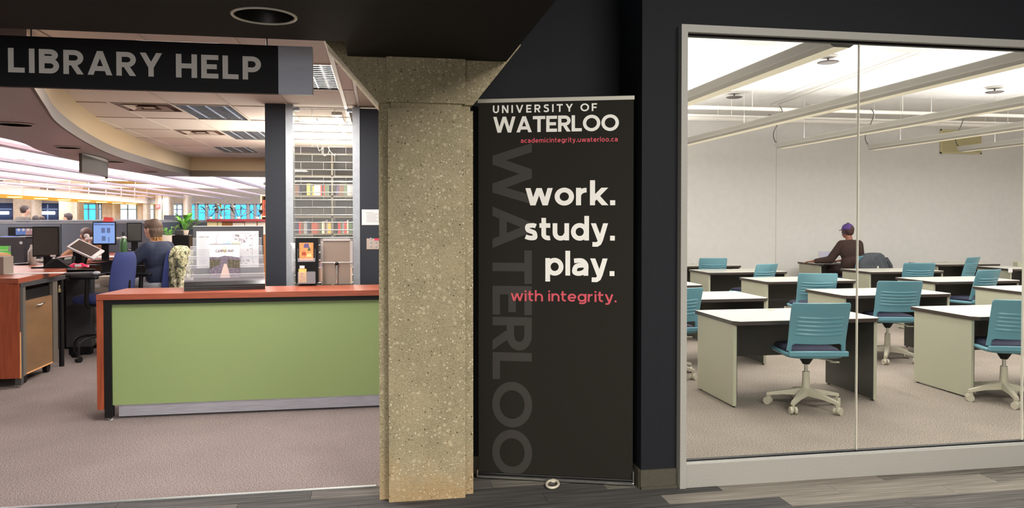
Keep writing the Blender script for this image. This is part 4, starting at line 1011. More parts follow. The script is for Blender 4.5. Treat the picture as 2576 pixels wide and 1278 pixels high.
chairs = [((3.385, 5.56), -10, 'large teal swivel chair at the front left desk, back to the glass'),
          ((5.37, 7.26), -14, 'teal swivel chair at the second-row desk just right of the glass joint'),
          ((5.13, 5.47), -18, 'teal swivel chair cut by the right picture edge, at the front right desk'),
          ((2.745, 6.93), 4, 'teal swivel chair half hidden by the window frame at left'),
          ((5.17, 8.42), -14, 'teal chair behind the front chair, at the third-row desk'),
          ((5.33, 10.21), 22, 'small teal chair turned left at the fourth-row left desk'),
          ((5.43, 11.86), -10, 'far-left teal chair at the back-wall desk'),
          ((7.80, 10.06), -12, 'teal chair right of the seated person, in front of their row'),
          ((7.52, 8.62), 14, 'teal chair turned left with its blue seat visible, at the right'),
          ((9.68, 11.36), 24, 'smallest teal chair turned sideways near the far right desk')]
for i, (p, a, l) in enumerate(chairs):
    o = ch if i == 0 else copy_tree(ch)
    o.location = (p[0], p[1], 0); o.rotation_euler = (0, 0, math.radians(a)); o['label'] = l
    if i in (2, 1, 4, 8):      # this swivel base stands turned another way
        for c_ in o.children:
            if c_.name.startswith('base_arm'): c_.rotation_euler.z += math.radians({2: 32, 1: 14, 4: 40, 8: 25}[i])
# paper over the desk edge and box
q = PY(2540, 678, 10.64); t = thing('loose_paper', 'white paper hanging over the edge of the pale far right desk', 'paper', q)
MB().box(-.03, .05, -.004, -.002, -.05, .025).box(-.03, .05, -.004, .12, .024, .026).build('sheet', m_pap, t)
q = PY(2562, 664, 11.25); t = thing('small_box', 'small grey box on the far right desk beside picture edge', 'box', (q.x, q.y, .70))
MB().box(-.06, .1, -.05, .05, 0, .075, ch=.006).build('box_body', M('box_grey_green', (160, 160, 140)), t)

# ------------------------------------------------------------------ study room ceiling: linear pendant lights, pipes, speakers
m_fx = M('light_fixture_lens_cream', (226, 218, 196), rough=.4, emit=(255, 240, 205), es=.30); m_fxs = M('light_fixture_side_grey', (172, 168, 160), rough=.4)
def linear(name, x, y0, y1, z, label, group, cable=True, mu=None, ms=None, cat='pendant light', wires=(0.1, .5, .9), top=None, k=1.0):
    t = thing(name, label, cat, (x, y0, z), 0, group); L = y1 - y0
    MB().add([(-.055 * k, 0, 0), (.055 * k, 0, 0), (.055 * k, L, 0), (-.055 * k, L, 0)], [(0, 3, 2, 1)]).build('lens', mu or m_fx, t)
    mb = MB(); pr = [(-.055, 0), (-.088, .022), (-.09, .036), (-.105, .078), (-.105, .086), (.105, .086), (.105, .078), (.09, .036), (.088, .022), (.055, 0)]; pr = [(a * k, b * k) for a, b in pr]
    n = len(pr); A_ = [(a, 0, b) for a, b in pr]; B_ = [(a, L, b) for a, b in pr]
    mb.add(A_ + B_, [tuple(range(n)), tuple(reversed(range(n, 2 * n)))] + [(i, n + i, n + (i + 1) % n, (i + 1) % n) for i in range(n - 1)])
    mb.build('housing', ms or m_fxs, t)
    for f in wires: MB().cyl((0, L * f, .086), (0, L * f, (top or 3.5) - z), .0014, n=6).build('suspension_wire', m_fxs, t)
    return t
m_cord = M('grey_power_cord', (76, 72, 66), rough=.6)
fl = ['nearest linear pendant light crossing the window corner at upper left', 'second linear pendant light running the full width of the window', 'third linear pendant light, its left end hanging free by a curved cord',
      'fourth linear pendant light with its left end in mid window', 'fifth linear pendant light ending before the beige wall grille', 'sixth linear pendant light, mostly beyond the right picture edge', 'seventh linear pendant light, beyond the right picture edge']
for i, x in enumerate(FIX_X[:5]):
    t = linear('linear_pendant_light', x, 4.35, 13.2 if i < 2 else 10.8, 2.6, fl[i], 'linear pendant lights of the study room')
    if i >= 2: MB().tube(catmull([(0, 6.44, .03), (-.10, 6.46, .12), (-.12, 6.46, .25), (-.03, 6.46, .42), (.02, 6.46, .58), (-.03, 6.46, .66)], 5), .008, 8).build('power_cord', m_cord, t)
m_pipe = M('white_painted_pipe', (226, 220, 212), rough=.4)
for (a, b, r, l, z) in ((6.9, 3.24, .028, 'white sprinkler pipe crossing the study ceiling near the window', 0), (7.06, 3.30, .014, 'thin white conduit beside the near sprinkler pipe', 0), (10.9, 3.22, .03, 'white sprinkler pipe crossing the study ceiling before the back wall', 0), (11.6, 3.20, .018, 'thin white conduit behind the far sprinkler pipe', 0), (12.1, 3.22, .04, 'thick white pipe close to the back wall', 0)):
    t = thing('ceiling_pipe', l, 'pipe', (1.6, a, b)); MB().cyl((0, 0, 0), (12.7, 0, 0), r, n=12).build('pipe_run', m_pipe, t)
    for k in range(5): MB().cyl((1.5 + 2.6 * k, 0, 0), (1.5 + 2.6 * k, 0, 3.5 - b), .006, n=6).box(1.5 + 2.6 * k - .03, 1.5 + 2.6 * k + .03, -r - .008, r + .008, -.012, .012).build('hanger', m_pipe, t)
    if r > .02:
        for k in range(4): MB().cyl((2.35 + 2.7 * k, 0, 0), (2.35 + 2.7 * k, 0, .10), .012, n=8).cyl((2.35 + 2.7 * k, 0, .09), (2.35 + 2.7 * k, 0, .10), .03, n=12).build('sprinkler_head', M('sprinkler_grey', (150, 140, 132)), t)
a = PZ(1940, 262, 3.42); b = PZ(2330, 118, 3.42)
for k, dx in enumerate((0, .12)):
    t = thing('ceiling_conduit', ('left' if k == 0 else 'right') + ' one of two thin conduits slanting along the study ceiling', 'conduit', (a.x + dx, a.y, a.z))
    MB().cyl((0, 0, 0), (b.x - a.x, b.y - a.y, 0), .012, n=8).build('conduit_run', m_fxs, t)
m_spk = M('speaker_grey_disc', (92, 84, 80), rough=.5)
for px, py, l in ((2083, 157, 'largest round ceiling speaker disc left of the glass joint'), (1847, 245, 'round ceiling speaker disc near the window frame'), (2502, 232, 'round ceiling speaker disc at the right between pendant lights')):
    q = PZ(px, py, 3.42); t = thing('ceiling_speaker', l, 'ceiling speaker', q)
    MB().lathe([(0, -.012), (.10, -.010), (.128, .0), (.12, .008), (0, .012)], n=32).build('speaker_disc', m_spk, t)
    MB().lathe([(0, .055), (.11, .058), (.118, .068), (.10, .08), (0, .08)], n=32).build('mounting_plate', M('speaker_plate_white', (200, 194, 186)), t)
    MB().cyl((0, 0, .01), (0, 0, .06), .012, n=8).build('stem', m_spk, t)
a = PY(2365, 325, 13.49); b = PY(2468, 388, 13.49)
t = thing('wall_grille', 'beige rectangular ventilation grille high on the far white wall', 'ventilation grille', (a.x, 13.485, b.z)); W_, H_ = b.x - a.x, a.z - b.z
m_gr = M('beige_grille', (200, 190, 142), rough=.5); m_gr2 = M('beige_grille_light', (220, 210, 170), rough=.5)
MB().box(0, W_, 0, .008, 0, H_).build('back_plate', m_gr, t)
MB().box(0, W_, -.012, 0, 0, .03).box(0, W_, -.012, 0, H_ - .03, H_).box(0, .03, -.012, 0, 0, H_).box(W_ - .03, W_, -.012, 0, 0, H_).build('rim', m_gr2, t)
for k in range(12): MB().box(.03, W_ - .03, -.008, 0, .045 + k * (H_ - .08) / 12, .052 + k * (H_ - .08) / 12).build('louvre', m_gr2, t)

# ------------------------------------------------------------------ library hall: far wall with tinted windows, columns
m_blue = glass_mat('blue_tinted_glass', (.30, .78, 1.0), .6); m_deep = glass_mat('deep_blue_glass', (.10, .38, .75), .6); m_clr = glass_mat('clear_far_glass', (.96, .98, 1.0), .5)
YW = 46.0
hx = lambda px: PY(px, 530, YW).x
ops = [(200, 243, 'b'), (246, 256, 'c'), (296, 345, 'c'), (371, 389, 'c'), (429, 460, 'c'), (478, 492, 'b'), (496, 518, 'b'), (521, 543, 'b'), (546, 582, 'b'), (589, 622, 'b'), (626, 640, 'b'), (643, 668, 'b')]
dk_ops = [(-60, 33, 'd'), (90, 148, 'd')]
allop = sorted(dk_ops + ops); segs = MB(); x = -26.0; ZB, ZT2 = .95, 2.38
for a, b, k in allop:
    xa, xb = hx(a), hx(b); segs.box(x, xa, YW, YW + .2, 0, 3.6); x = xb
    segs.box(xa, xb, YW, YW + .2, 0, ZB).box(xa, xb, YW, YW + .2, ZT2, 3.6)
segs.box(x, 1.5, YW, YW + .2, 0, 3.6)
struct(segs.build('wall_hall_far', m_hallwall))
m_wfr = M('far_window_frame_blue_white', (170, 200, 228), rough=.4)
m_dpanel = M('deep_blue_partition', (54, 74, 108), rough=.5)
nwin = 2
for a, b, k in allop:
    xa, xb = hx(a), hx(b)
    wn = struct(MB().box(xa, xb, YW + .02, YW + .10, ZT2 - .07, ZT2).box(xa, xb, YW + .02, YW + .10, ZB, ZB + .07).box(xa, xa + .07, YW + .02, YW + .10, ZB, ZT2).box(xb - .07, xb, YW + .02, YW + .10, ZB, ZT2).build('window_%d' % nwin, m_wfr if k != 'd' else m_dpanel)); nwin += 1
    n = 2 if (b - a) > 25 else 1
    for i in range(n):
        x0 = xa + (xb - xa) * i / n; x1 = xa + (xb - xa) * (i + 1) / n
        MB().box(x0 + .03, x1 - .03, YW + .05, YW + .06, ZB + .05, ZT2 - .05).build('glass_pane', {'b': m_blue, 'c': m_clr, 'd': m_dpanel}[k], wn)
        if i: MB().box(x0 - .03, x0 + .03, YW + .03, YW + .09, ZB, ZT2).build('mullion', m_wfr, wn)
    if k == 'd': MB().cyl((xa + .3, YW - .3, ZT2 - .55), (xb - .1, YW - .3, ZT2 - .55), .09, n=10).build('glowing_strip_light', M('far_strip_light', (255, 255, 255), emit=(236, 232, 255), es=4), wn)
    MB().box(xa, xb, YW + .03, YW + .08, ZT2 - .36, ZT2 - .31).build('transom', m_wfr, wn)
cols = [(33, 90), (148, 198), (257, 292), (346, 369), (391, 407), (409, 428), (462, 475)]
m_col = M('hall_column_beige_concrete', (212, 200, 182), rough=.85, noise=.06, nscale=8)
for i, (a, b) in enumerate(cols):
    xa, xb = PY(a, 530, 42).x, PY(b, 530, 42).x
    c_ = struct(MB().box(xa, xb, 42, 42.7, 0, 2.75).build('wall_pier', m_col))
    if i < 2:
        w_ = (xb - xa)
        MB().prism([(xa, 0), (xb, 0), (xb + .5, .75), (xa - .5, .75)], 0, .7, mtx=Matrix.Translation((0, 42.7, 2.75)) @ Matrix.Rotation(PI / 2, 4, 'X')).build('capital', m_col, c_)
    MB().box(xb - .16, xb - .04, 41.9, 42, 0, 2.75).build('conduit', m_hallwall, c_)
ex = PY(391, 514, 41.8); ex2 = PY(403, 524, 41.8)
t = thing('exit_sign', 'small red EXIT sign on a far beige column', 'exit sign', (ex.x, 41.8, ex2.z)); MB().box(0, ex2.x - ex.x, 0, .06, 0, ex.z - ex2.z).build('sign_box', M('exit_red', (206, 92, 92), emit=(220, 60, 60), es=.4), t)
write('lettering', 'EXIT', (.04, -.01, (ex.z - ex2.z) * .22), (1, 0, 0), (0, 0, 1), (ex.z - ex2.z) * .55, M('exit_white', (240, 210, 210)), t, w=.2, width=ex2.x - ex.x - .08)
# yellow-bottomed lighting canopy with railing
xn = PZ(0, 488, 2.3).x; xf = PZ(0, 499, 2.3).x
t = thing('lighting_canopy', 'long white canopy with yellow underside lamps running across the far hall', 'canopy', (xn, 16, 2.3))
Wc = xf - xn; Lc = 36
m_can = M('canopy_white', (214, 204, 196), rough=.6); m_yel = M('canopy_yellow_glow', (226, 172, 40), rough=.6, emit=(230, 172, 30), es=.6)  # yellow panels carry an added glow, since the underside renders unlit
for i in range(18):
    MB().box(-.05, 0, i * 2 + .02, i * 2 + 1.98, 0, .26).build('side_panel', m_can, t)
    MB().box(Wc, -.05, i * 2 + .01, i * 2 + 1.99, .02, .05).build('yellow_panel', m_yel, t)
m_lampon = M('canopy_lamp_glow', (255, 230, 150), emit=(255, 226, 140), es=3)
for i in range(16): MB().lathe([(0, -.012), (.22, -.01), (.25, .02)], c=(Wc / 2, 1.2 + i * 2.2, 0), n=20).build('round_lamp', m_lampon, t)
for i in range(18): MB().box(-.05, -.02, i * 2, i * 2 + .03, .26, .80).build('rail_post', m_can, t)
for z in (.78, .55): MB().box(-.05, -.03, 0, Lc, z, z + .03).build('hand_rail', m_can, t)
# hall linear lights
m_hl = M('hall_light_lens_pinkish', (240, 228, 232), rough=.5); m_hls = M('hall_light_side_mauve', (214, 200, 212), rough=.5)
for i, (x, y0) in enumerate(((-4.15, 14.8), (-5.55, 4.7), (-7.05, 4.7), (-8.5, 4.7), (-10.0, 4.7), (-11.6, 4.7), (-13.4, 4.7), (-15.2, 4.7), (-17.2, 4.7), (-2.75, 14.8), (-1.3, 14.8))):
    linear('hall_pendant_light', x, y0, 44, 2.6, '%s long linear light of the library hall counted from the bulkhead' % ('first second third fourth fifth sixth seventh eighth ninth'.split()[i] if i < 9 else ('short far' if i == 9 else 'innermost far')), 'linear lights of the library hall', mu=m_hl, ms=m_hls, wires=[(k + .5) / 10 for k in range(10)], k=.8)
# ceiling ribs and pipes of the hall
m_rib = M('hall_ceiling_rib', (226, 220, 218), rough=.7)
for i in range(16): 
    y = 8 + i * 2.4
    t = thing('ceiling_pipe', 'white pipe crossing under the bright library hall ceiling', 'pipe', (-22, y, 3.15 if i % 3 else 3.3), group='white pipes under the library hall ceiling')
    MB().cyl((0, 0, 0), (21.6 if y > 15 else 15.2, 0, 0), .035 if i % 2 else .06, n=8).build('pipe_run', m_rib, t)
    for k in range(7): MB().cyl((2 + k * 2.1, 0, 0), (2 + k * 2.1, 0, (3.5 - 3.15) if i % 3 else .2), .012, n=6).build('hanger', m_rib, t)
m_duct = M('hall_duct_white', (214, 208, 204), rough=.6)
for i, (x0, x1, y) in enumerate(((-9.9, -6.2, 20), (-9.6, -5.8, 27), (-9.4, -5.0, 34))):
    t = thing('air_duct', ['nearest', 'middle', 'farthest'][i] + ' boxy white air duct under the hall ceiling', 'duct', (x0, y, 2.95))
    MB().box(0, x1 - x0, 0, .7, 0, .42, ch=.02).build('duct_body', m_duct, t)
    for k in range(3): MB().box(.4 + k * 1.1, .46 + k * 1.1, -.02, .72, -.02, .44).build('flange', m_rib, t)
    for k in range(3): MB().box(.6 + k * 1.0, 1.0 + k * 1.0, -.01, 0, .1, .3).build('vent_slot', M('duct_vent_grey', (150, 142, 146)), t)
# partitions
m_part = M('blue_grey_partition_fabric', (78, 84, 94), rough=.9, noise=.05, nscale=200); m_ptop = M('partition_top_trim', (122, 124, 128), rough=.5)
def partition(label, x0, x1, y, z, step=1.3, wing=1.6):
    t = thing('office_partition', label, 'partition', (x0, y, 0)); n = max(1, round((x1 - x0) / step)); s_ = (x1 - x0) / n
    for i in range(n):
        MB().box(i * s_ + .004, (i + 1) * s_ - .004, 0, .06, .02, z - .02, ch=.006).build('panel', m_part, t)
        MB().box(i * s_, (i + 1) * s_, -.004, .064, z - .02, z).build('top_trim', m_ptop, t)
    for i in range(0, n + 1, 2):
        MB().box(i * s_ - .03, i * s_ + .03, .06, wing, .02, z + .0).build('wing_panel', m_part, t)
        MB().box(i * s_ - .034, i * s_ + .034, .06, wing, z, z + .012).build('wing_trim', M('wing_trim_pale', (176, 172, 170), rough=.5), t)
partition('blue grey fabric partition row behind the service desk monitors', -9.0, -3.55, 12.9, 1.46)
partition('blue grey partition row behind the seated woman and green plant', -3.5, -1.35, 14.4, 1.47)
partition('second row of blue grey partitions farther back in the hall', -10.5, -3.0, 16.2, 1.49)
partition('third row of partitions in front of the far columns', -14.5, -3.2, 22.0, 1.485, 1.8)
a = PY(412, 543, 24); b = PY(473, 555, 24)
t = thing('high_desk_screen', 'tall dark curved desk screen beyond the partitions right of the woman', 'partition', (a.x, 24, 0)); MB().prism([(0, 0), (b.x - a.x, 0), (b.x - a.x, .3), (0, .3)], 0, 1.62).build('screen_body', M('dark_slate_screen', (48, 54, 66)), t)
MB().box((b.x - a.x) * .78, (b.x - a.x) * .80, -.02, 0, .1, 1.6).build('pale_joint', m_ptop, t)
q = PY(272, 556, 12.93)
t = thing('red_box', 'small red box standing on top of the partition row', 'box', (q.x, 12.95, 1.46))
MB().prism([(-.075, 0), (.075, 0), (.05, .1), (-.06, .1)], 0, .001).add([(-.075, -.03, 0), (.075, -.03, 0), (.055, -.03, .075), (-.055, -.03, .085), (-.075, .04, 0), (.075, .04, 0), (.055, .04, .075), (-.055, .04, .085)], [(0, 1, 2, 3), (5, 4, 7, 6), (0, 4, 5, 1), (3, 2, 6, 7), (0, 3, 7, 4), (1, 5, 6, 2)]).build('box_body', M('coral_red_card', (218, 74, 74), rough=.5), t)

# ------------------------------------------------------------------ cupboard with notices and the shelf end beside the dark post
YC = 11.0
a = PY(521, 551, YC); b = PY(668, 551, YC); zt = a.z - .0
t = thing('notice_cupboard', 'brown cupboard with dark red top and notices pinned on it, behind brochure rack', 'cupboard', (a.x, YC, 0)); W_ = b.x - a.x
MB().box(0, W_, -.02, .45, zt - .035, zt).build('dark_red_top', M('dark_red_laminate', (124, 44, 50), rough=.4), t)
MB().box(.02, W_, .02, .43, 0, zt - .035).build('body', M('brown_cupboard_board', (142, 92, 48), rough=.5), t)
MB().box(.0, .13, 0, .02, .3, zt - .035).build('pale_side_board', M('pale_khaki_board', (182, 168, 126), rough=.6), t); MB().box(.14, .19, 0, .02, .3, zt - .035).build('pale_side_board', MATS['pale_khaki_board'], t)
for (u0, u1, tp, l) in ((585, 614, 553, 'white notice with dark red header bar, left of three'), (616, 645, 557, 'middle notice with a round gold seal, on the brown cupboard'), (648, 667, 553, 'rightmost plain notice on the brown cupboard')):
    pa_ = PY(u0, tp, YC); pb_ = PY(u1, 590, YC)
    r = thing('pinned_notice', l, 'notice', (pa_.x, YC + .012, pb_.z)); hh = pa_.z - pb_.z; ww = pb_.x - pa_.x
    MB().box(0, ww, 0, .004, 0, hh).build('sheet', M('notice_paper_tan', (206, 190, 176), rough=.7), r)
    mb = MB()
    for i in range(6): mb.box(.02, ww * (.9 - .1 * (i % 3)), -.001, 0, hh * (.30 + i * .07), hh * (.30 + i * .07) + .004)
    mb.build('typed_lines', m_ink, r)
    if u0 == 585: MB().box(0, ww, -.002, 0, hh * .80, hh * .86).build('header_bar', MATS['dark_red_laminate'], r)
    if u0 == 616: MB().cyl((ww * .22, -.002, hh * .3), (ww * .22, 0, hh * .3), .022, n=16).build('gold_seal', M('gold_seal', (206, 160, 100)), r)
# shelf end of orange books
a = PY(655, 490, 11.6); t = thing('shelf_end', 'narrow shelf end with orange and rust books beside the dark post', 'bookcase', (a.x, 11.6, 0))
MB().box(0, .02, 0, .3, 0, a.z).build('upright', M('cream_shelf_side', (206, 186, 160)), t)
MB().box(.02, .22, .27, .3, 0, a.z).build('back_panel', m_shelf, t)
for z in (.9, 1.22, 1.54, a.z - .02): MB().box(.02, .22, 0, .28, z, z + .02).build('shelf', MATS['cream_shelf_side'], t)
for z, hgt in ((1.24, .24), (1.56, .26)):
    for i in range(5):
        o = place(MB().box(0, .03, 0, .2, 0, hgt * (.9 + .02 * i)).mesh('book', [m_spine[1], M('orange_spine', (214, 98, 58)), m_spine[4]][i % 3]), 'book', None, (a.x + .025 + i * .036, 11.62, z))
        tag(o, '%s book, %s from the left, in the orange shelf end by the dark post' % ('lower-shelf' if z < 1.5 else 'upper-shelf', ['first', 'second', 'third', 'fourth', 'fifth'][i]), 'book', 'orange books of the shelf end')
# ------------------------------------------------------------------ plants
m_leaf = M('bright_green_leaf', (96, 156, 62), rough=.4, noise=.15, nscale=20); m_leafd = M('dark_leaf', (58, 70, 66), rough=.5); m_leafo = M('olive_leaf', (120, 112, 60), rough=.5)
def leaf_mesh(name, L, W, mat_, bend=.4):
    mb = MB(); mb.grid(lambda u, v: Vector(((u - .5) * W * math.sin(PI * min(1, v * .96 + .04)) ** .8, L * v * math.cos(bend * v), L * v * math.sin(.9) - bend * L * v * v + abs(u - .5) * W * .3)), 4, 8)
    return mb.mesh(name, mat_)
def plant(label, loc, n, L, W, mat_, spread, pot=None, seed=1):
    t = thing('potted_plant', label, 'plant', loc); rr = random.Random(seed); me = leaf_mesh('leaf', L, W, mat_, .5)
    if pot: MB().lathe([(pot * .7, 0), (pot, pot * 1.3), (pot * .92, pot * 1.3), (pot * .9, pot * 1.15), (0, pot * 1.12)], n=20).build('pot', M('pale_pot', (196, 180, 168)), t)
    z = (pot or 0) * 1.1
    for i in range(n):
        a = rr.uniform(0, 2 * PI); r = rr.uniform(.1, 1) * spread; h = rr.uniform(.02, .13)
        p = (r * math.cos(a), r * math.sin(a) * .5, z + h + rr.uniform(0, .04))
        MB().tube([(0, 0, z * .9), (p[0] * .6, p[1] * .6, z + h * .7), p], .003, 5).build('stem', mat_, t)
        o = place(me, 'leaf', t, p, a - PI / 2 + rr.uniform(-.5, .5), (rr.uniform(.7, 1.1),) * 3); o.rotation_euler.x = rr.uniform(-.5, .6)
q = PY(462, 592, 10.7)
plant('bright green leafy potted plant behind the woman, right of her head', (PY(465, 592, 10.2).x, 10.2, PY(432, 592, 10.1).z), 24, .13, .07, m_leaf, .10, .05, 2)
q = PY(432, 592, 10.9)
plant('lower paler green plant just right of the seated woman', (q.x, 10.75, ZL), 18, .09, .045, m_leaf, .12, .24, 4)
for k, (px, l) in enumerate(((530, 'left dark-leaved plant on the dark red cupboard top'), (556, 'trailing olive plant hanging over the cupboard front edge'), (600, 'middle dark-leaved plant on the cupboard top'), (648, 'right dark-leaved plant on the cupboard top by the post'))):
    q = PY(px, 550, YC + .15); plant(l, (q.x, YC + .15, zt), 9, .10, .045, m_leafo if k == 1 else m_leafd, .16 if k != 1 else .06, .025, 10 + k)

# ------------------------------------------------------------------ things on the service desk
def monitor(label, px0, px1, py0, py1, Y, yaw, scr=None, back=False, base_y=None, name='monitor'):
    a = PY(px0, py0, Y); b = PY(px1, py1, Y); W_ = (b.x - a.x) / max(.3, abs(math.cos(yaw))); H_ = a.z - b.z; c = (a + b) / 2
    zb = base_y if base_y is not None else ZL
    t = thing(name, label, 'monitor', (c.x, Y, zb), yaw); z0 = b.z - zb
    MB().box(-W_ / 2, W_ / 2, 0, .03, z0, z0 + H_, ch=.004).build('bezel', m_black, t)
    MB().box(-W_ / 2 + .012, W_ / 2 - .012, -.002, 0, z0 + .02, z0 + H_ - .012).build('screen' if not back else 'dark_panel', scr or M('dark_screen_brown', (50, 46, 40), rough=.3), t)
    MB().box(-.04, .04, .03, .06, .0, z0 + H_ * .5).build('stand_neck', m_black, t)
    MB().prism([(-.12, -.06), (.12, -.06), (.09, .12), (-.09, .12)], 0, .015).build('stand_base', m_black, t)
    return t, W_, H_, z0
tm, W_, H_, z0 = monitor('large dark monitor with blank brown-black panel at left of the service desk', 79, 150, 570, 646, 8.9, -.10)
MB().box(W_ * .18, W_ * .38, -.004, -.001, z0 + .002, z0 + .022).build('white_label', m_pap, tm)
MB().add([(-.02, -.06, 0), (.26, -.02, 0), (.22, .12, 0), (-.0, .1, 0), (.06, .0, .10), (.12, .0, .10), (.12, .06, .10), (.06, .06, .10)], [(0, 1, 5, 4), (1, 2, 6, 5), (2, 3, 7, 6), (3, 0, 4, 7), (4, 5, 6, 7)]).build('stand_foot', m_black, tm)
m_scr = M('lit_blue_screen', (120, 150, 200), emit=(116, 150, 214), es=.75)
tm, W_, H_, z0 = monitor('upright monitor with a pale blue lit page on its screen', 233, 291, 558, 616, 10.2, .06, m_scr)
mb = MB()
for (u, v, w_, h_) in ((.06, .85, .88, .05), (.38, .52, .16, .22), (.62, .52, .14, .22), (.40, .18, .16, .2), (.68, .12, .04, .22), (.06, .92, .3, .02)):
    MB().box(-W_ / 2 + u * W_, -W_ / 2 + (u + w_) * W_, -.004, -.0025, z0 + v * H_, z0 + (v + h_) * H_).build('page_block', M('screen_text_blocks', (90, 110, 150), emit=(80, 104, 160), es=.5), tm)
monitor('dark upright monitor between green bottle and seated woman', 320, 356, 560, 609, 10.6, .25)
# black crate + dark monitor right of the woman
a = PY(432, 592, 10.1); b = PY(476, 638, 10.1)
t = thing('black_box', 'black box-shaped machine on the desk between woman and brochure rack', 'box', (a.x, 10.1, ZL)); MB().box(0, b.x - a.x, 0, .2, 0, a.z - ZL, ch=.008).build('box_body', m_black, t); MB().box(.03, .13, .02, .18, a.z - ZL, a.z - ZL + .06, ch=.006).build('upper_tray', m_darkgrey, t)
# tilted touch display
c = PY(208, 632, 9.2)
t = thing('tilted_display', 'tilted white-edged pen display facing up beside the telephone', 'display', (c.x, 9.2, ZL), -.1)
mt = Matrix.Translation((-.15, -.05, .225)) @ Matrix.Scale(.85, 4) @ Matrix.Rotation(math.radians(26), 4, 'Y') @ Matrix.Rotation(math.radians(28), 4, 'X')
MB().box(0, .38, 0, .24, -.03, 0, mtx=mt, ch=.006).build('display_body', M('white_display_shell', (212, 206, 206), rough=.35), t)
MB().box(.03, .33, .02, .22, 0, .002, mtx=mt).build('screen', M('dull_brown_screen', (78, 68, 66), rough=.25), t)
MB().box(.335, .37, .05, .16, 0, .004, mtx=mt).build('white_keys', m_pap, t)
MB().box(-.12, -.02, .02, .14, 0, .19, ch=.005).tube([(.0, .04, .02), (.03, .04, .10), (.12, .04, .13)], .012, 8).box(-.1, .14, -.02, .12, 0, .012).build('stand', m_black, t)
# telephone
c = PY(172, 650, 9.15)
t = thing('telephone', 'black desk telephone angled between dark monitor and tilted display', 'telephone', (c.x, 9.05, ZL), .2)
mt = Matrix.Rotation(math.radians(32), 4, 'X') @ Matrix.Rotation(math.radians(-8), 4, 'Y')
MB().box(-.10, .10, -.06, .12, .03, .055, mtx=mt, ch=.006).box(-.08, .08, 0, .08, 0, .05).build('phone_body', m_black, t)
MB().box(-.02, .08, -.03, .05, .055, .058, mtx=mt).build('key_pad', m_darkgrey, t); MB().box(.0, .07, .06, .10, .055, .058, mtx=mt).build('display_strip', M('phone_lcd', (150, 156, 150)), t)
MB().tube([(-.085, -.05, .06), (-.09, 0, .09), (-.09, .06, .11), (-.085, .11, .13)], [.017, .012, .012, .017], 10).build('handset', m_black, t)
# bottles
def bottle(label, px, pyt, pyb, Y, r, c, capc):
    a = PY(px, pyt, Y); b_ = PY(px, pyb, Y); H_ = a.z - ZL
    t = thing('bottle', label, 'bottle', (a.x, Y, ZL))
    MB().lathe([(r * .85, 0), (r, .01), (r, H_ * .68), (r * .78, H_ * .76), (r * .55, H_ * .80), (r * .5, H_ * .84)], n=24).build('bottle_body', c, t)
    MB().lathe([(r * .62, H_ * .81), (r * .62, H_ * .86), (r * .35, H_ * .88)], n=20).build('collar', m_pap, t)
    MB().lathe([(r * .42, H_ * .86), (r * .42, H_ * .95), (r * .2, H_)], n=16).tube([(-r * .4, 0, H_ * .90), (-r * .3, 0, H_ * 1.02), (r * .3, 0, H_ * 1.02), (r * .4, 0, H_ * .90)], .005, 6).build('cap', capc, t)
bottle('dark green drink bottle standing beside the blue-lit monitor', 310, 585, 640, 10.1, .042, M('green_metal_bottle', (52, 92, 54), rough=.3), m_black)
bottle('grey metal tumbler just left of the large dark monitor', 80, 617, 662, 9.6, .042, M('grey_tumbler', (160, 150, 144), rough=.4), M('grey_lid', (200, 194, 188)))
# monitor arm
a = PY(218, 598, 10.9); t = thing('monitor_arm', 'white jointed monitor arm behind the blue-lit monitor', 'monitor arm', (a.x, 10.9, ZL)); m_wpl = M('white_plastic', (214, 208, 204), rough=.4)
MB().cyl((0, 0, 0), (0, 0, .30), .022, n=12).build('post', M('beige_arm_post', (170, 150, 134)), t); MB().cyl((.0, 0, .26), (.16, -.1, .27), .025, n=12).cyl((.55, .05, .27), (.66, 0, .29), .025, n=12).cyl((.16, -.1, .27), (.55, .05, .27), .018, n=10).build('arm', m_wpl, t)
MB().ell((.0, 0, .30), (.035, .035, .035), 12).build('joint', m_wpl, t)
# clutter
c = PY(196, 656, 9.0); t = thing('pink_package', 'crumpled pink package with a white label on the desk edge', 'package', (c.x, 9.0, ZL), .15)
MB().grid(lambda u, v: Vector(((u - .5) * .22, (v - .5) * .10, .004 + .04 * math.sin(PI * u) ** .4 * math.sin(PI * v) ** .4 + .006 * math.sin(17 * u + 5 * v))), 20, 8).build('package_body', M('hot_pink_wrap', (214, 52, 92), rough=.4), t); MB().box(-.02, .04, -.052, -.046, .01, .035).build('white_label', m_pap, t)
def papers(label, px, py, n=3, s_=(.21, .28), Y=None, rz=0):
    c = PZ(px, py, ZL); t = thing('paper_sheets', label, 'papers', (c.x, c.y, ZL), rz)
    for i in range(n): MB().box(-s_[0] / 2, s_[0] / 2, -s_[1] / 2, s_[1] / 2, .0015 * i, .0015 * i + .001, mtx=Matrix.Rotation(.12 * i, 4, 'Z')).build('sheet', m_pap, t)
papers('loose white papers lying in front of the blue-lit monitor', 285, 646, 4, (.5, .5), rz=.3)
papers('papers with blue print beside the green bottle', 335, 637, 3, (.5, .35), rz=-.2)
papers('thin stack of open papers lying on the left counter top', 75, 688, 2, (.6, .14), rz=.12)
c = PZ(55, 667, ZL); t = thing('tape_puck', 'small black flat puck on the left counter top', 'device', (c.x, c.y, ZL)); MB().lathe([(.05, 0), (.055, .012), (.045, .022), (0, .024)], n=20, sx=1.6).build('puck_body', m_black, t)
c = PZ(155, 671, ZL); t = thing('stapler', 'black stapler lying at the end of the near counter top', 'stapler', (c.x, c.y, ZL), .2)
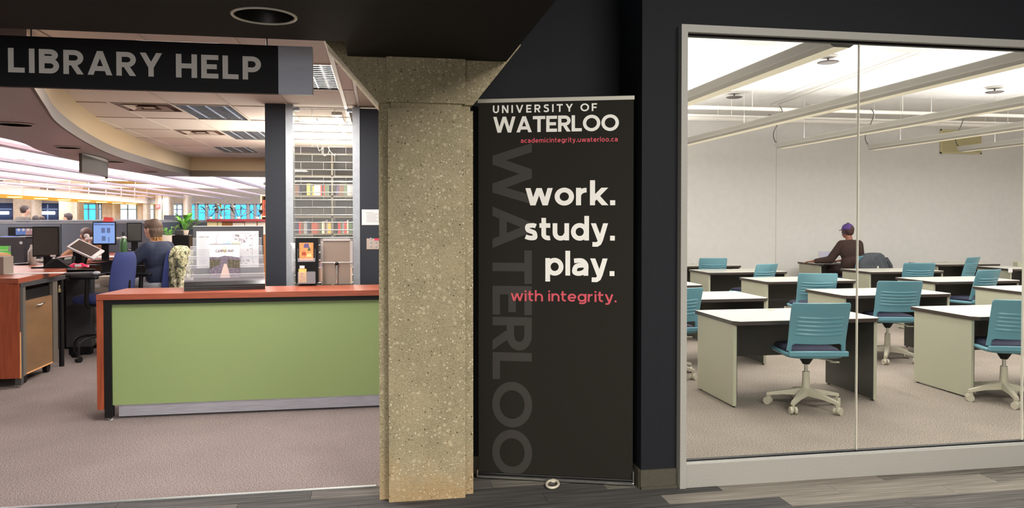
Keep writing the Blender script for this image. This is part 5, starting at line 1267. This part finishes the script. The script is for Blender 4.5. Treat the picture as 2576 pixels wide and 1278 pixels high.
MB().box(-.10, .10, -.02, .02, 0, .012, ch=.003).build('base', m_black, t); MB().box(-.10, .10, -.018, .018, .02, .04, ch=.006, mtx=Matrix.Rotation(-.05, 4, 'Y')).build('arm', m_black, t)
for (px, py, s_, l) in ((112, 660, .05, 'crumpled white cables and tags under the large dark monitor'), (345, 630, .06, 'white tangled cables under the dark monitor near the woman')):
    c = PZ(px, py + 4, ZL); t = thing('cable_tangle', l, 'cables', (c.x, c.y, ZL)); rr = random.Random(int(px))
    for k in range(4):
        pts = [(rr.uniform(-.16, .16), rr.uniform(-.08, .08), rr.uniform(.006, .06)) for _ in range(6)]; MB().tube(catmull(pts, 5), .005, 6).build('cable', m_wpl if k % 2 else m_black, t)
c = PY(5, 686, 7.9); t = thing('grey_box', 'grey box at the left picture edge standing on the counter', 'box', (c.x - .12, 7.9, ZL)); MB().box(-.1, .135, 0, .2, 0, .17, ch=.004).build('box_body', M('warm_grey_box', (132, 120, 110), rough=.6), t)
# keyboard tray with keyboard and mouse
a = PZ(168, 690, .93); t = thing('keyboard_tray', 'black keyboard tray on an arm under the desk, holding a keyboard', 'keyboard tray', (a.x, a.y, .90))
MB().box(-.06, .30, -.05, .26, 0, .02, ch=.006).build('tray', m_black, t); MB().box(-.02, .02, .1, .5, -.03, 0).build('tray_arm', m_black, t)
t = thing('keyboard', 'dark keyboard lying on the black tray', 'keyboard', (a.x + .09, a.y + .12, .921), .25)
MB().box(-.15, .15, -.06, .06, 0, .016, ch=.003).build('keyboard_body', m_darkgrey, t)
kb = MB()
for i in range(14):
    for j in range(5): kb.box(-.143 + i * .0205, -.125 + i * .0205, -.053 + j * .021, -.036 + j * .021, .016, .021)
stuff(kb.build('keys', M('grey_keys', (120, 118, 122)), t))
t = thing('computer_mouse', 'silver grey mouse on the keyboard tray', 'mouse', (a.x + .26, a.y + .1, .92)); MB().ell((0, 0, .012), (.035, .055, .022), 16).build('mouse_shell', M('silver_mouse', (176, 176, 184), rough=.3), t)
# recycling bin with screen at the left
a = PY(-20, 600, 11.2); b = PY(62, 600, 11.2)
t = thing('recycling_station', 'black recycling station with a picture header and green poster, left edge', 'recycling bin', (a.x, 11.2, 0)); W_ = b.x - a.x
zt2 = PY(30, 596, 11.2).z; zh = PY(30, 572, 11.2).z
MB().box(0, W_, 0, .5, .02, zt2, ch=.01).build('bin_body', M('black_bin_body', (34, 32, 36), rough=.5), t)
MB().box(.02, W_ - .04, .40, .44, zt2, zh).build('header_board', m_black, t)
hp = M('header_picture_print', (96, 130, 190), rough=.5); 
MB().box(.12, W_ * .62, .395, .40, zt2 + .02, zh - .02).build('picture_print', hp, t); MB().box(W_ * .62, W_ - .06, .395, .40, zt2 + .02, zh - .02).build('picture_print', M('header_picture_pink', (176, 140, 140)), t)
for i in range(6): MB().cyl((.16 + i * .06, .39, zt2 + .09), (.16 + i * .06, .395, zt2 + .09), .02, n=10).build('icon_print', m_pap, t)
for i, c_ in enumerate(((70, 110, 200), (150, 150, 150))): MB().box(.06 + i * .22, .25 + i * .22, .06, .3, zt2, zt2 + .006).build('lid', M('bin_lid_%d_%d_%d' % c_, c_), t)
pa_ = PY(-20, 619, 11.19); pb_ = PY(27, 664, 11.19)
MB().box(0, pb_.x - a.x, -.004, 0, pb_.z, pa_.z).build('green_poster', M('bright_green_poster', (96, 190, 74)), t)
MB().lathe([(0, 0), (.10, .01), (.12, .04), (.06, .07), (0, .075)], c=((pb_.x - a.x) * .55, -.012, pb_.z + .08), n=12, sy=.05).build('food_print', M('food_print_tan', (206, 160, 120)), t)
MB().box(0, (pb_.x - a.x) * .85, -.006, -.004, pa_.z - .06, pa_.z - .052).box(0, (pb_.x - a.x) * .6, -.006, -.004, pa_.z - .09, pa_.z - .084).build('poster_lines', m_pap, t)
MB().cyl((W_ - .045, -.004, zt2 - .08), (W_ - .045, 0, zt2 - .08), .02, n=12).build('round_label', m_pap, t); MB().box(W_ - .20, W_ - .17, -.006, 0, zt2 - .20, zt2 - .13).build('latch', m_alu, t)

# ------------------------------------------------------------------ people
def remeshed(mb, name, mat_, parent, vox=.012, smooth=4):
    me = mb.mesh(name, mat_); o = bpy.data.objects.new(name, me); COL.objects.link(o)
    r = o.modifiers.new('r', 'REMESH'); r.mode = 'VOXEL'; r.voxel_size = vox; r.use_smooth_shade = True
    if smooth: sm_ = o.modifiers.new('s', 'SMOOTH'); sm_.iterations = smooth; sm_.factor = .5
    dg = bpy.context.evaluated_depsgraph_get(); m2 = bpy.data.meshes.new_from_object(o.evaluated_get(dg)); o.modifiers.clear(); o.data = m2
    m2.materials.clear(); m2.materials.append(mat_)
    for p in m2.polygons: p.use_smooth = True; p.material_index = 0
    o.parent = parent; return o
def limb(mb, a, b, r1, r2, n=14):
    a, b = Vector(a), Vector(b); mb.cyl(a, b, r1, r2, n); mb.ell(a, (r1,) * 3, 12); mb.ell(b, (r2,) * 3, 12)
def hand(mb, wr, d, up, side, s=1.0):
    """palm + five unequal curled fingers; d = pointing direction, up = back of hand, side = towards the thumb"""
    d, up, side = Vector(d).normalized(), Vector(up).normalized(), Vector(side).normalized(); wr = Vector(wr)
    for k in range(4): limb(mb, wr + side * (.024 - .016 * k), wr + d * .075 * s + side * (.030 - .020 * k), .017, .012)
    for k, L in enumerate((.072, .080, .074, .058)):
        p = wr + d * .078 * s + side * (.031 - .0205 * k); q = p + d * L * .5 - up * .008; r = q + d * L * .38 - up * .022
        limb(mb, p, q, .0098, .0088, 8); limb(mb, q, r, .0088, .0072, 8)
    p = wr + d * .02 + side * .028; q = p + side * .028 + d * .030 - up * .008; limb(mb, p, q, .013, .0105, 8); limb(mb, q, q + d * .03 + side * .004 - up * .006, .0105, .0085, 8)
def person(label, loc, rz, seat=.66, stand=False, skin=(206, 160, 138), top=(28, 36, 58), legs=(120, 120, 126), hair=(96, 72, 56), hair_style='bob', yaw=0, lean=.0, hands=((-.14, .46, .30), (.14, .46, .30)), elbows=((-.25, .20, .30), (.25, .20, .30)), vox=.011, scale=1.0, extras=None, group=None):
    t = thing('person', label, 'person', loc, rz, group)
    k = len(bpy.data.materials)
    ms = M('skin_%d_%d' % (skin[0], skin[1]), skin, rough=.5); mt_ = M('top_%d_%d_%d' % top, top, rough=.9, noise=.06, nscale=60, bump=.15, bscale=14); ml = M('legs_%d_%d_%d' % legs, legs, rough=.85, noise=.06, nscale=50); mh = M('hair_%d_%d_%d' % hair, hair, rough=.6, noise=.3, nscale=30, stretch=(6, 6, .6), bump=.4)
    zp = .92 if stand else seat + .09           # pelvis height
    V = lambda x, y, z: Vector((x, y + lean * max(0, z), zp + z))
    hc = V(0, .075, .625); Rh = Matrix.Rotation(yaw, 3, 'Z')
    H = lambda x, y, z: hc + Rh @ Vector((x, y, z))
    # body: one surface (head with face, neck, trunk, arms, legs, hands)
    b = MB()
    RH4 = Matrix.Translation(hc) @ Rh.to_4x4()
    b.ell((0, -.008, .022), (.076, .094, .092), 20, mtx=RH4); b.ell((0, .022, -.045), (.057, .068, .072), 18, mtx=RH4); b.ell((0, .052, -.088), (.028, .026, .022), 12, mtx=RH4)
    b.ell((0, .096, -.022), (.012, .018, .022), 10, mtx=RH4); b.ell((0, .088, -.062), (.022, .010, .008), 10, mtx=RH4); b.ell((0, .082, .012), (.052, .016, .012), 12, mtx=RH4)
    for s_ in (-1, 1):
        b.ell((s_ * .078, -.004, -.012), (.011, .018, .031), 10, mtx=RH4); b.ell((s_ * .03, .078, -.008), (.015, .012, .011), 10, mtx=RH4)
    limb(b, H(0, -.022, -.07), V(0, .03, .44), .052, .060)
    b.ell(V(0, .01, .30), (.155, .10, .19), 20); b.ell(V(0, 0, .08), (.14, .105, .14), 18); b.ell(V(0, -.005, -.0), (.165, .12, .11), 18)
    for i, s_ in enumerate((-1, 1)):
        sh = V(s_ * .165, .02, .425); el = V(*elbows[i]) if not stand else V(s_ * .23, -.01, .13); ha = V(*hands[i]) if not stand else V(s_ * .24, .05, -.11)
        limb(b, sh, el, .046, .038); limb(b, el, ha, .037, .025)
        hand(b, ha, (ha - el).normalized(), (0, 0, 1) if not stand else (s_, 0, 0), (-s_, .3, 0) if not stand else (0, 1, 0))
        hp_ = V(s_ * .085, .0, -.02)
        if stand: kn = V(s_ * .095, .02, -.44); an = V(s_ * .10, -.01, -.85)
        else: kn = V(s_ * .11, .42, -.01); an = V(s_ * .11, .38, -.42)
        limb(b, hp_, kn, .082, .056); limb(b, kn, an, .055, .036)
        limb(b, an + Vector((0, -.03, -.04)), an + Vector((0, .14, -.05)), .034, .028)
    body = remeshed(b, 'body', ms, t, vox, 2)
    # clothing following the body
    c = MB(); c.ell(V(0, .0, .29), (.195, .145, .205), 20); c.ell(V(0, -.01, .10), (.19, .15, .17), 20); c.ell(V(0, .0, .0), (.17, .135, .08), 18); c.ell(V(0, .015, .42), (.13, .085, .055), 16)
    for i, s_ in enumerate((-1, 1)):
        sh = V(s_ * .160, .02, .41); el = V(*elbows[i]) if not stand else V(s_ * .23, -.01, .13); ha = V(*hands[i]) if not stand else V(s_ * .24, .05, -.11)
        limb(c, V(s_ * .08, .02, .42), sh, .070, .076); limb(c, sh, el, .076, .068); limb(c, el, el.lerp(ha, .80), .066, .044)
    remeshed(c, 'sweater', mt_, t, vox, 3)
    c = MB(); c.ell(V(0, -.01, -.01), (.178, .135, .105), 18)
    for s_ in (-1, 1):
        hp_ = V(s_ * .085, .0, -.02)
        if stand: kn = V(s_ * .095, .02, -.44); an = V(s_ * .10, -.01, -.84)
        else: kn = V(s_ * .11, .42, -.01); an = V(s_ * .11, .38, -.40)
        limb(c, hp_, kn, .092, .068); limb(c, kn, an, .066, .052)
    remeshed(c, 'trousers', ml, t, vox * 1.2, 3)
    for s_ in (-1, 1):
        an = V(s_ * .10, -.01, -.85) if stand else V(s_ * .11, .38, -.42)
        c = MB(); limb(c, an + Vector((0, -.03, -.035)), an + Vector((0, .14, -.045)), .043, .036); remeshed(c, 'shoe', M('dark_shoe', (36, 34, 36), rough=.5), t, .012, 1)
    # eyes and lips on the face
    for s_ in (-1, 1):
        e = MB(); e.ell((s_ * .03, .085, -.006), (.011, .007, .007), 10, mtx=RH4); eo = e.build('eye', M('eye_white', (230, 226, 220), rough=.2), t)
        MB().ell((s_ * .03, .0905, -.006), (.005, .003, .005), 8, mtx=RH4).build('pupil', M('eye_dark', (40, 30, 24), rough=.2), eo)
    MB().ell((0, .0965, -.062), (.021, .005, .006), 10, mtx=RH4).build('lips', M('lip_%d' % skin[0], tuple(int(v * f) for v, f in zip(skin, (.9, .68, .68)))), t)
    # hair
    h_ = MB()
    h_.ell((0, -.020, .040), (.086, .095, .086), 20, mtx=RH4)
    if hair_style == 'bob':
        h_.ell((0, -.055, -.02), (.078, .062, .085), 16, mtx=RH4)
        for i in range(9):
            a = PI + PI * i / 8; h_.cyl(RH4 @ Vector((.072 * math.cos(a), -.03 + .062 * math.sin(a), .0)), RH4 @ Vector((.064 * math.cos(a), -.036 + .062 * math.sin(a), -.105 - .012 * (i % 3))), .024, .008, 8)
        for s_ in (-1, 1): h_.ell((s_ * .070, .030, .045), (.018, .035, .045), 10, mtx=RH4)
        h_.ell((0, .055, .085), (.06, .035, .025), 12, mtx=RH4)
    elif hair_style == 'short': h_.ell((0, -.045, .0), (.080, .060, .075), 16, mtx=RH4); h_.ell((0, .05, .082), (.055, .035, .025), 12, mtx=RH4)
    elif hair_style == 'long':
        h_.ell((0, -.05, -.04), (.088, .065, .12), 16, mtx=RH4); h_.ell((0, -.05, -.14), (.08, .05, .10), 14, mtx=RH4)
    remeshed(h_, 'hair', mh, t, vox * .8, 2)
    if extras: extras(t, RH4, V)
    if scale != 1: t.scale = (scale,) * 3
    return t
# seated woman at the help desk
def tips(t, RH4, V):
    c = MB()
    for i in range(8):
        a = PI * 1.05 + PI * .9 * i / 7
        c.cyl(RH4 @ Vector((.066 * math.cos(a), -.036 + .066 * math.sin(a), -.09)), RH4 @ Vector((.060 * math.cos(a), -.036 + .066 * math.sin(a), -.128 - .010 * (i % 3))), .015, .003, 7)
    c.build('golden_hair_tips', M('golden_hair_ends', (196, 144, 84), rough=.6), t)['label'] = 'lighter golden hair ends'
pw = PY(412, 690, 9.28)
person('person with short brown hair in a navy sweater seated at the service desk', (pw.x - .03, pw.y, 0), math.radians(62), seat=.68, hair=(82, 64, 52), top=(30, 38, 60), legs=(150, 150, 156), lean=.06, yaw=math.radians(4), extras=tips, hands=((-.16, .40, .30), (.12, .44, .30)), elbows=((-.27, .14, .26), (.26, .20, .26)))
# drafting stools
m_navyf = M('navy_blue_upholstery', (38, 48, 98), rough=.9, noise=.08, nscale=250)
def stool(label, loc, rz, base_rot=.3):
    t = thing('drafting_stool', label, 'chair', loc, rz, 'navy blue drafting stools')
    mb = MB()
    def ring(z, inset):
        return [(math.copysign(abs(math.cos(a)) ** .6, math.cos(a)) * (.24 - inset), math.copysign(abs(math.sin(a)) ** .6, math.sin(a)) * (.25 - inset) + .02, z) for a in [2 * PI * i / 40 for i in range(40)]]
    loft(mb, [ring(.60, .06), ring(.615, .01), ring(.65, 0), ring(.68, .015), ring(.692, .06)]); mb.build('seat', m_navyf, t)
    def bf(u, v, off=0):
        a = 2 * u - 1; hh = .52; wv = .225 * (1 - .30 * max(0, (v - .55) / .45) ** 2.2) * (1 - .35 * max(0, (.3 - v) / .3) ** 2)
        edge_ = (1 - min(1, abs(a)) ** 6) * (1 - abs(2 * v - 1) ** 8)
        return Vector((a * wv, -.25 - .06 * v + .055 * a * a + off * max(.12, edge_), .66 + hh * (v - .04) + .0))
    mb = MB(); mb.grid(lambda u, v: bf(u, v, .03), 20, 24); mb.grid(lambda u, v: bf(u, v, -.035), 20, 24)
    for e in (0, 1): mb.grid(lambda u, v, e=e: bf(e, v, .03 - .065 * u), 2, 24); mb.grid(lambda u, v, e=e: bf(u, e, .03 - .065 * v), 20, 2)
    mb.build('backrest', m_navyf, t)
    MB().tube([(0, -.05, .58), (0, -.22, .58), (0, -.30, .66), (0, -.30, .85)], .018, 8).build('back_support', m_black, t)
    for s_ in (-1, 1):
        MB().tube([(s_ * .12, .0, .59), (s_ * .27, .0, .585), (s_ * .29, .0, .64), (s_ * .285, -.01, .88)], [.02, .024, .026, .022], 10).build('arm_post', m_black, t)
        MB().box(s_ * .285 - .04, s_ * .285 + .04, -.12, .16, .88, .91, ch=.01).build('arm_pad', m_black, t)
    MB().cyl((0, 0, .18), (0, 0, .42), .026, n=14).cyl((0, 0, .42), (0, 0, .60), .017, n=14).box(-.10, .10, -.12, .10, .575, .60).build('column', m_black, t)
    for k in range(5):
        a = base_rot + 2 * PI * k / 5; c_, s2 = math.cos(a), math.sin(a); P_ = lambda r, z: (r * c_, r * s2, z)
        b = MB().tube(catmull([P_(.0, .245), P_(.18, .24), P_(.28, .215), P_(.31, .16), P_(.315, .07)], 4), .013, 8).build('base_leg', m_black, t)
        MB().cyl((.315 * c_ - .022 * s2, .315 * s2 + .022 * c_, .032), (.315 * c_ + .022 * s2, .315 * s2 - .022 * c_, .032), .032, n=16).build('caster', m_black, b)
    return t
hb = PZ(260, 890, .04)
stool('empty navy blue stool with black arms standing behind the green counter', (hb.x, hb.y, 0), math.radians(76), 1.64)
sl = math.radians(80); back = Vector((math.sin(sl), -math.cos(sl), 0))
stool('navy stool the woman sits on, camouflage jacket hung over its back', (pw.x - back.x * .13, pw.y - back.y * .13, 0), sl, .1)
# camouflage jacket
def camo():
    m = bpy.data.materials.new('camouflage_cloth'); m.use_nodes = True; nt = m.node_tree; b = nt.nodes['Principled BSDF']; b.inputs['Roughness'].default_value = .9
    tc = nt.nodes.new('ShaderNodeTexCoord'); n = nt.nodes.new('ShaderNodeTexNoise'); n.inputs['Scale'].default_value = 15; n.inputs['Detail'].default_value = 5; n.inputs['Distortion'].default_value = .3
    nt.links.new(tc.outputs['Object'], n.inputs[0]); r = nt.nodes.new('ShaderNodeValToRGB'); r.color_ramp.interpolation = 'CONSTANT'; e = r.color_ramp.elements
    e[0].position = 0; e[0].color = rgb(60, 62, 50); e[1].position = .42; e[1].color = rgb(120, 118, 88)
    for p, c in ((.49, (178, 172, 142)), (.56, (92, 96, 66)), (.62, (206, 198, 172))): k = e.new(p); k.color = rgb(*c)
    nt.links.new(n.outputs[0], r.inputs[0]); nt.links.new(r.outputs[0], b.inputs['Base Color']); return m
m_camo = camo()
jc = Vector((pw.x, pw.y, 0)) + back * .19 + Vector((-.0, -.0, 0))
t = thing('camouflage_jacket', 'green and tan camouflage jacket draped over the stool back behind the woman', 'jacket', jc, sl)
mb = MB()
def jr(z, wd, dp, ph):
    return [((wd + .012 * math.sin(5 * a + ph)) * math.copysign(abs(math.cos(a)) ** .8, math.cos(a)), (dp + .010 * math.sin(7 * a + ph * 2)) * math.sin(a), z) for a in [2 * PI * i / 40 for i in range(40)]]
loft(mb, [jr(1.21, .05, .02, 0), jr(1.20, .13, .05, 0), jr(1.16, .185, .07, .4), jr(1.08, .215, .085, .8), jr(.96, .205, .08, 1.6), jr(.84, .215, .085, 2.3), jr(.70, .205, .08, 3.2), jr(.52, .215, .085, 4.0), jr(.48, .19, .07, 4.2)])
mb.build('jacket_body', m_camo, t); t.scale = (.98, 1.0, 1)
mb = MB(); mb.tube([(.18, -.05, 1.14), (.22, -.085, .98), (.20, -.10, .82), (.22, -.09, .66), (.21, -.08, .56)], [.05, .052, .045, .042, .04], 12); mb.build('jacket_sleeve', m_camo, t)
mb = MB(); mb.tube([(-.17, -.05, 1.14), (-.21, -.085, .98), (-.19, -.10, .82), (-.20, -.09, .66), (-.20, -.08, .56)], [.05, .052, .045, .042, .04], 12); mb.build('jacket_sleeve', m_camo, t)
# person in the study room
def cap(t, RH4, V):
    m_p = M('purple_cap', (92, 66, 136), rough=.8)
    c = MB(); c.lathe([(0, .098), (.045, .090), (.078, .062), (.092, .022), (.095, -.002), (.090, -.004)], n=28, sy=1.08)
    c.v = [tuple(RH4 @ Vector((x, y - .008, z + .038))) for x, y, z in c.v]; co_ = c.build('cap', m_p, t)
    c = MB(); c.grid(lambda u, v: RH4 @ Vector(((u - .5) * .15 * (1 - .25 * v * v), .080 + .075 * v - .06 * (2 * u - 1) ** 2 * v, .040 - .018 * v - .015 * (2 * u - 1) ** 2)), 10, 6).build('brim', m_p, co_)
    hp2 = MB()
    hp2.tube([RH4 @ Vector((.088 * math.cos(a), -.01, .02 + .125 * math.sin(a))) for a in [PI * i / 14 for i in range(15)]], .007, 8)
    for s_ in (-1, 1): hp2.cyl(RH4 @ Vector((s_ * .074, -.004, -.01)), RH4 @ Vector((s_ * .104, -.004, -.01)), .034, n=16)
    hp2.build('headphones', M('dark_purple_headphones', (58, 40, 62), rough=.4), t)
p2 = PY(2143, 690, 12.12)
person('person in purple cap and dark brown sweater seated with their back turned', (p2.x, p2.y, 0), math.radians(2), seat=.50, skin=(150, 96, 78), top=(62, 42, 38), legs=(50, 32, 32), hair=(70, 44, 40), hair_style='short', yaw=math.radians(20), lean=.08, extras=cap, scale=1.06, vox=.012,
       hands=((-.50, .34, .115), (.10, .42, .115)), elbows=((-.29, .16, .15), (.29, .16, .15)))
o = copy_tree(ch); o.location = (p2.x + .03, p2.y - .04, 0); o.rotation_euler = (0, 0, math.radians(10)); o['label'] = 'teal chair the person in the purple cap sits on, hidden by the jacket'
t = thing('grey_jacket', 'dark slate jacket hung on the chair behind the person in the purple cap', 'jacket', (p2.x + .18, p2.y - .33, 0), math.radians(10))
mb = MB(); loft(mb, [jr(.93, .06, .02, 0), jr(.92, .17, .04, 0), jr(.88, .24, .07, .4), jr(.80, .29, .08, 1), jr(.68, .33, .085, 2), jr(.5, .33, .08, 3), jr(.42, .30, .06, 3.4)]); mb.build('jacket_body', M('slate_jacket', (72, 76, 82), rough=.8, noise=.1, nscale=20, bump=.3, bscale=10), t)
MB().tube([(.27, 0, .80), (.38, .02, .70), (.44, .04, .60)], [.06, .055, .05], 12).build('jacket_sleeve', MATS['slate_jacket'], t); MB().box(.0, .035, -.090, -.082, .66, .70).build('white_tag', m_pap, t)
lq = PY(2083, 660, 12.62); t = thing('laptop', 'open silver laptop on the desk in front of the person in the cap', 'laptop', (lq.x + .05, 12.62, .70), math.radians(-6))
MB().box(-.15, .15, -.12, .10, 0, .014, ch=.004).build('laptop_base', M('silver_laptop', (190, 184, 192), rough=.35, metal=.4), t)
MB().box(-.15, .15, 0, .008, 0, .21, mtx=Matrix.Translation((0, .10, .012)) @ Matrix.Rotation(math.radians(-16), 4, 'X'), ch=.002).build('laptop_lid', MATS['silver_laptop'], t)
MB().box(-.14, .14, -.002, 0, .012, .20, mtx=Matrix.Translation((0, .10, .012)) @ Matrix.Rotation(math.radians(-16), 4, 'X')).build('screen', M('grey_lilac_screen', (176, 172, 186), emit=(150, 146, 170), es=.4), t)
# people far back in the hall
for (px, py, Y, rz, st, sk, tp, hr, hs, lab) in ((55, 516, 20.5, -35, True, (190, 150, 130), (72, 70, 68), (40, 32, 30), 'short', 'standing person in a dark grey hoodie beyond the partitions at left'),
        (90, 542, 19.8, 20, True, (150, 110, 90), (60, 60, 66), (26, 22, 24), 'long', 'dark-haired person just right of the standing one, mostly hidden by partition'),
        (108, 544, 25.5, 60, True, (160, 112, 92), (70, 80, 100), (44, 32, 30), 'short', 'small far person with short dark hair seen over the partition'),
        (178, 536, 19.0, 80, True, (224, 186, 160), (226, 206, 176), (46, 36, 40), 'short', 'person in pale top with black patterned headband over the partition')):
    q = PY(px, py, Y); sc_ = 1.0
    seat = q.z - .09 - .625 - .13
    o = person(lab, (q.x, Y, 0 if st else 0), math.radians(rz), seat=seat, stand=st, skin=sk, top=tp, hair=hr, hair_style=hs, vox=.022)
    if st: o.scale = (q.z / 1.66,) * 3
    if hs == 'short' and Y == 19.0:
        for c_ in o.children:
            if c_.name.startswith('hair'): c_['label'] = 'dark hair with white patterned band'
q = PY(221, 571, 12.55)
person('dark-haired person hidden behind the monitor arm and blue-lit monitor', (q.x, 12.55, 0), math.radians(40), seat=q.z - .845, skin=(190, 140, 120), top=(120, 84, 60), hair=(64, 46, 40), hair_style='short', vox=.02)
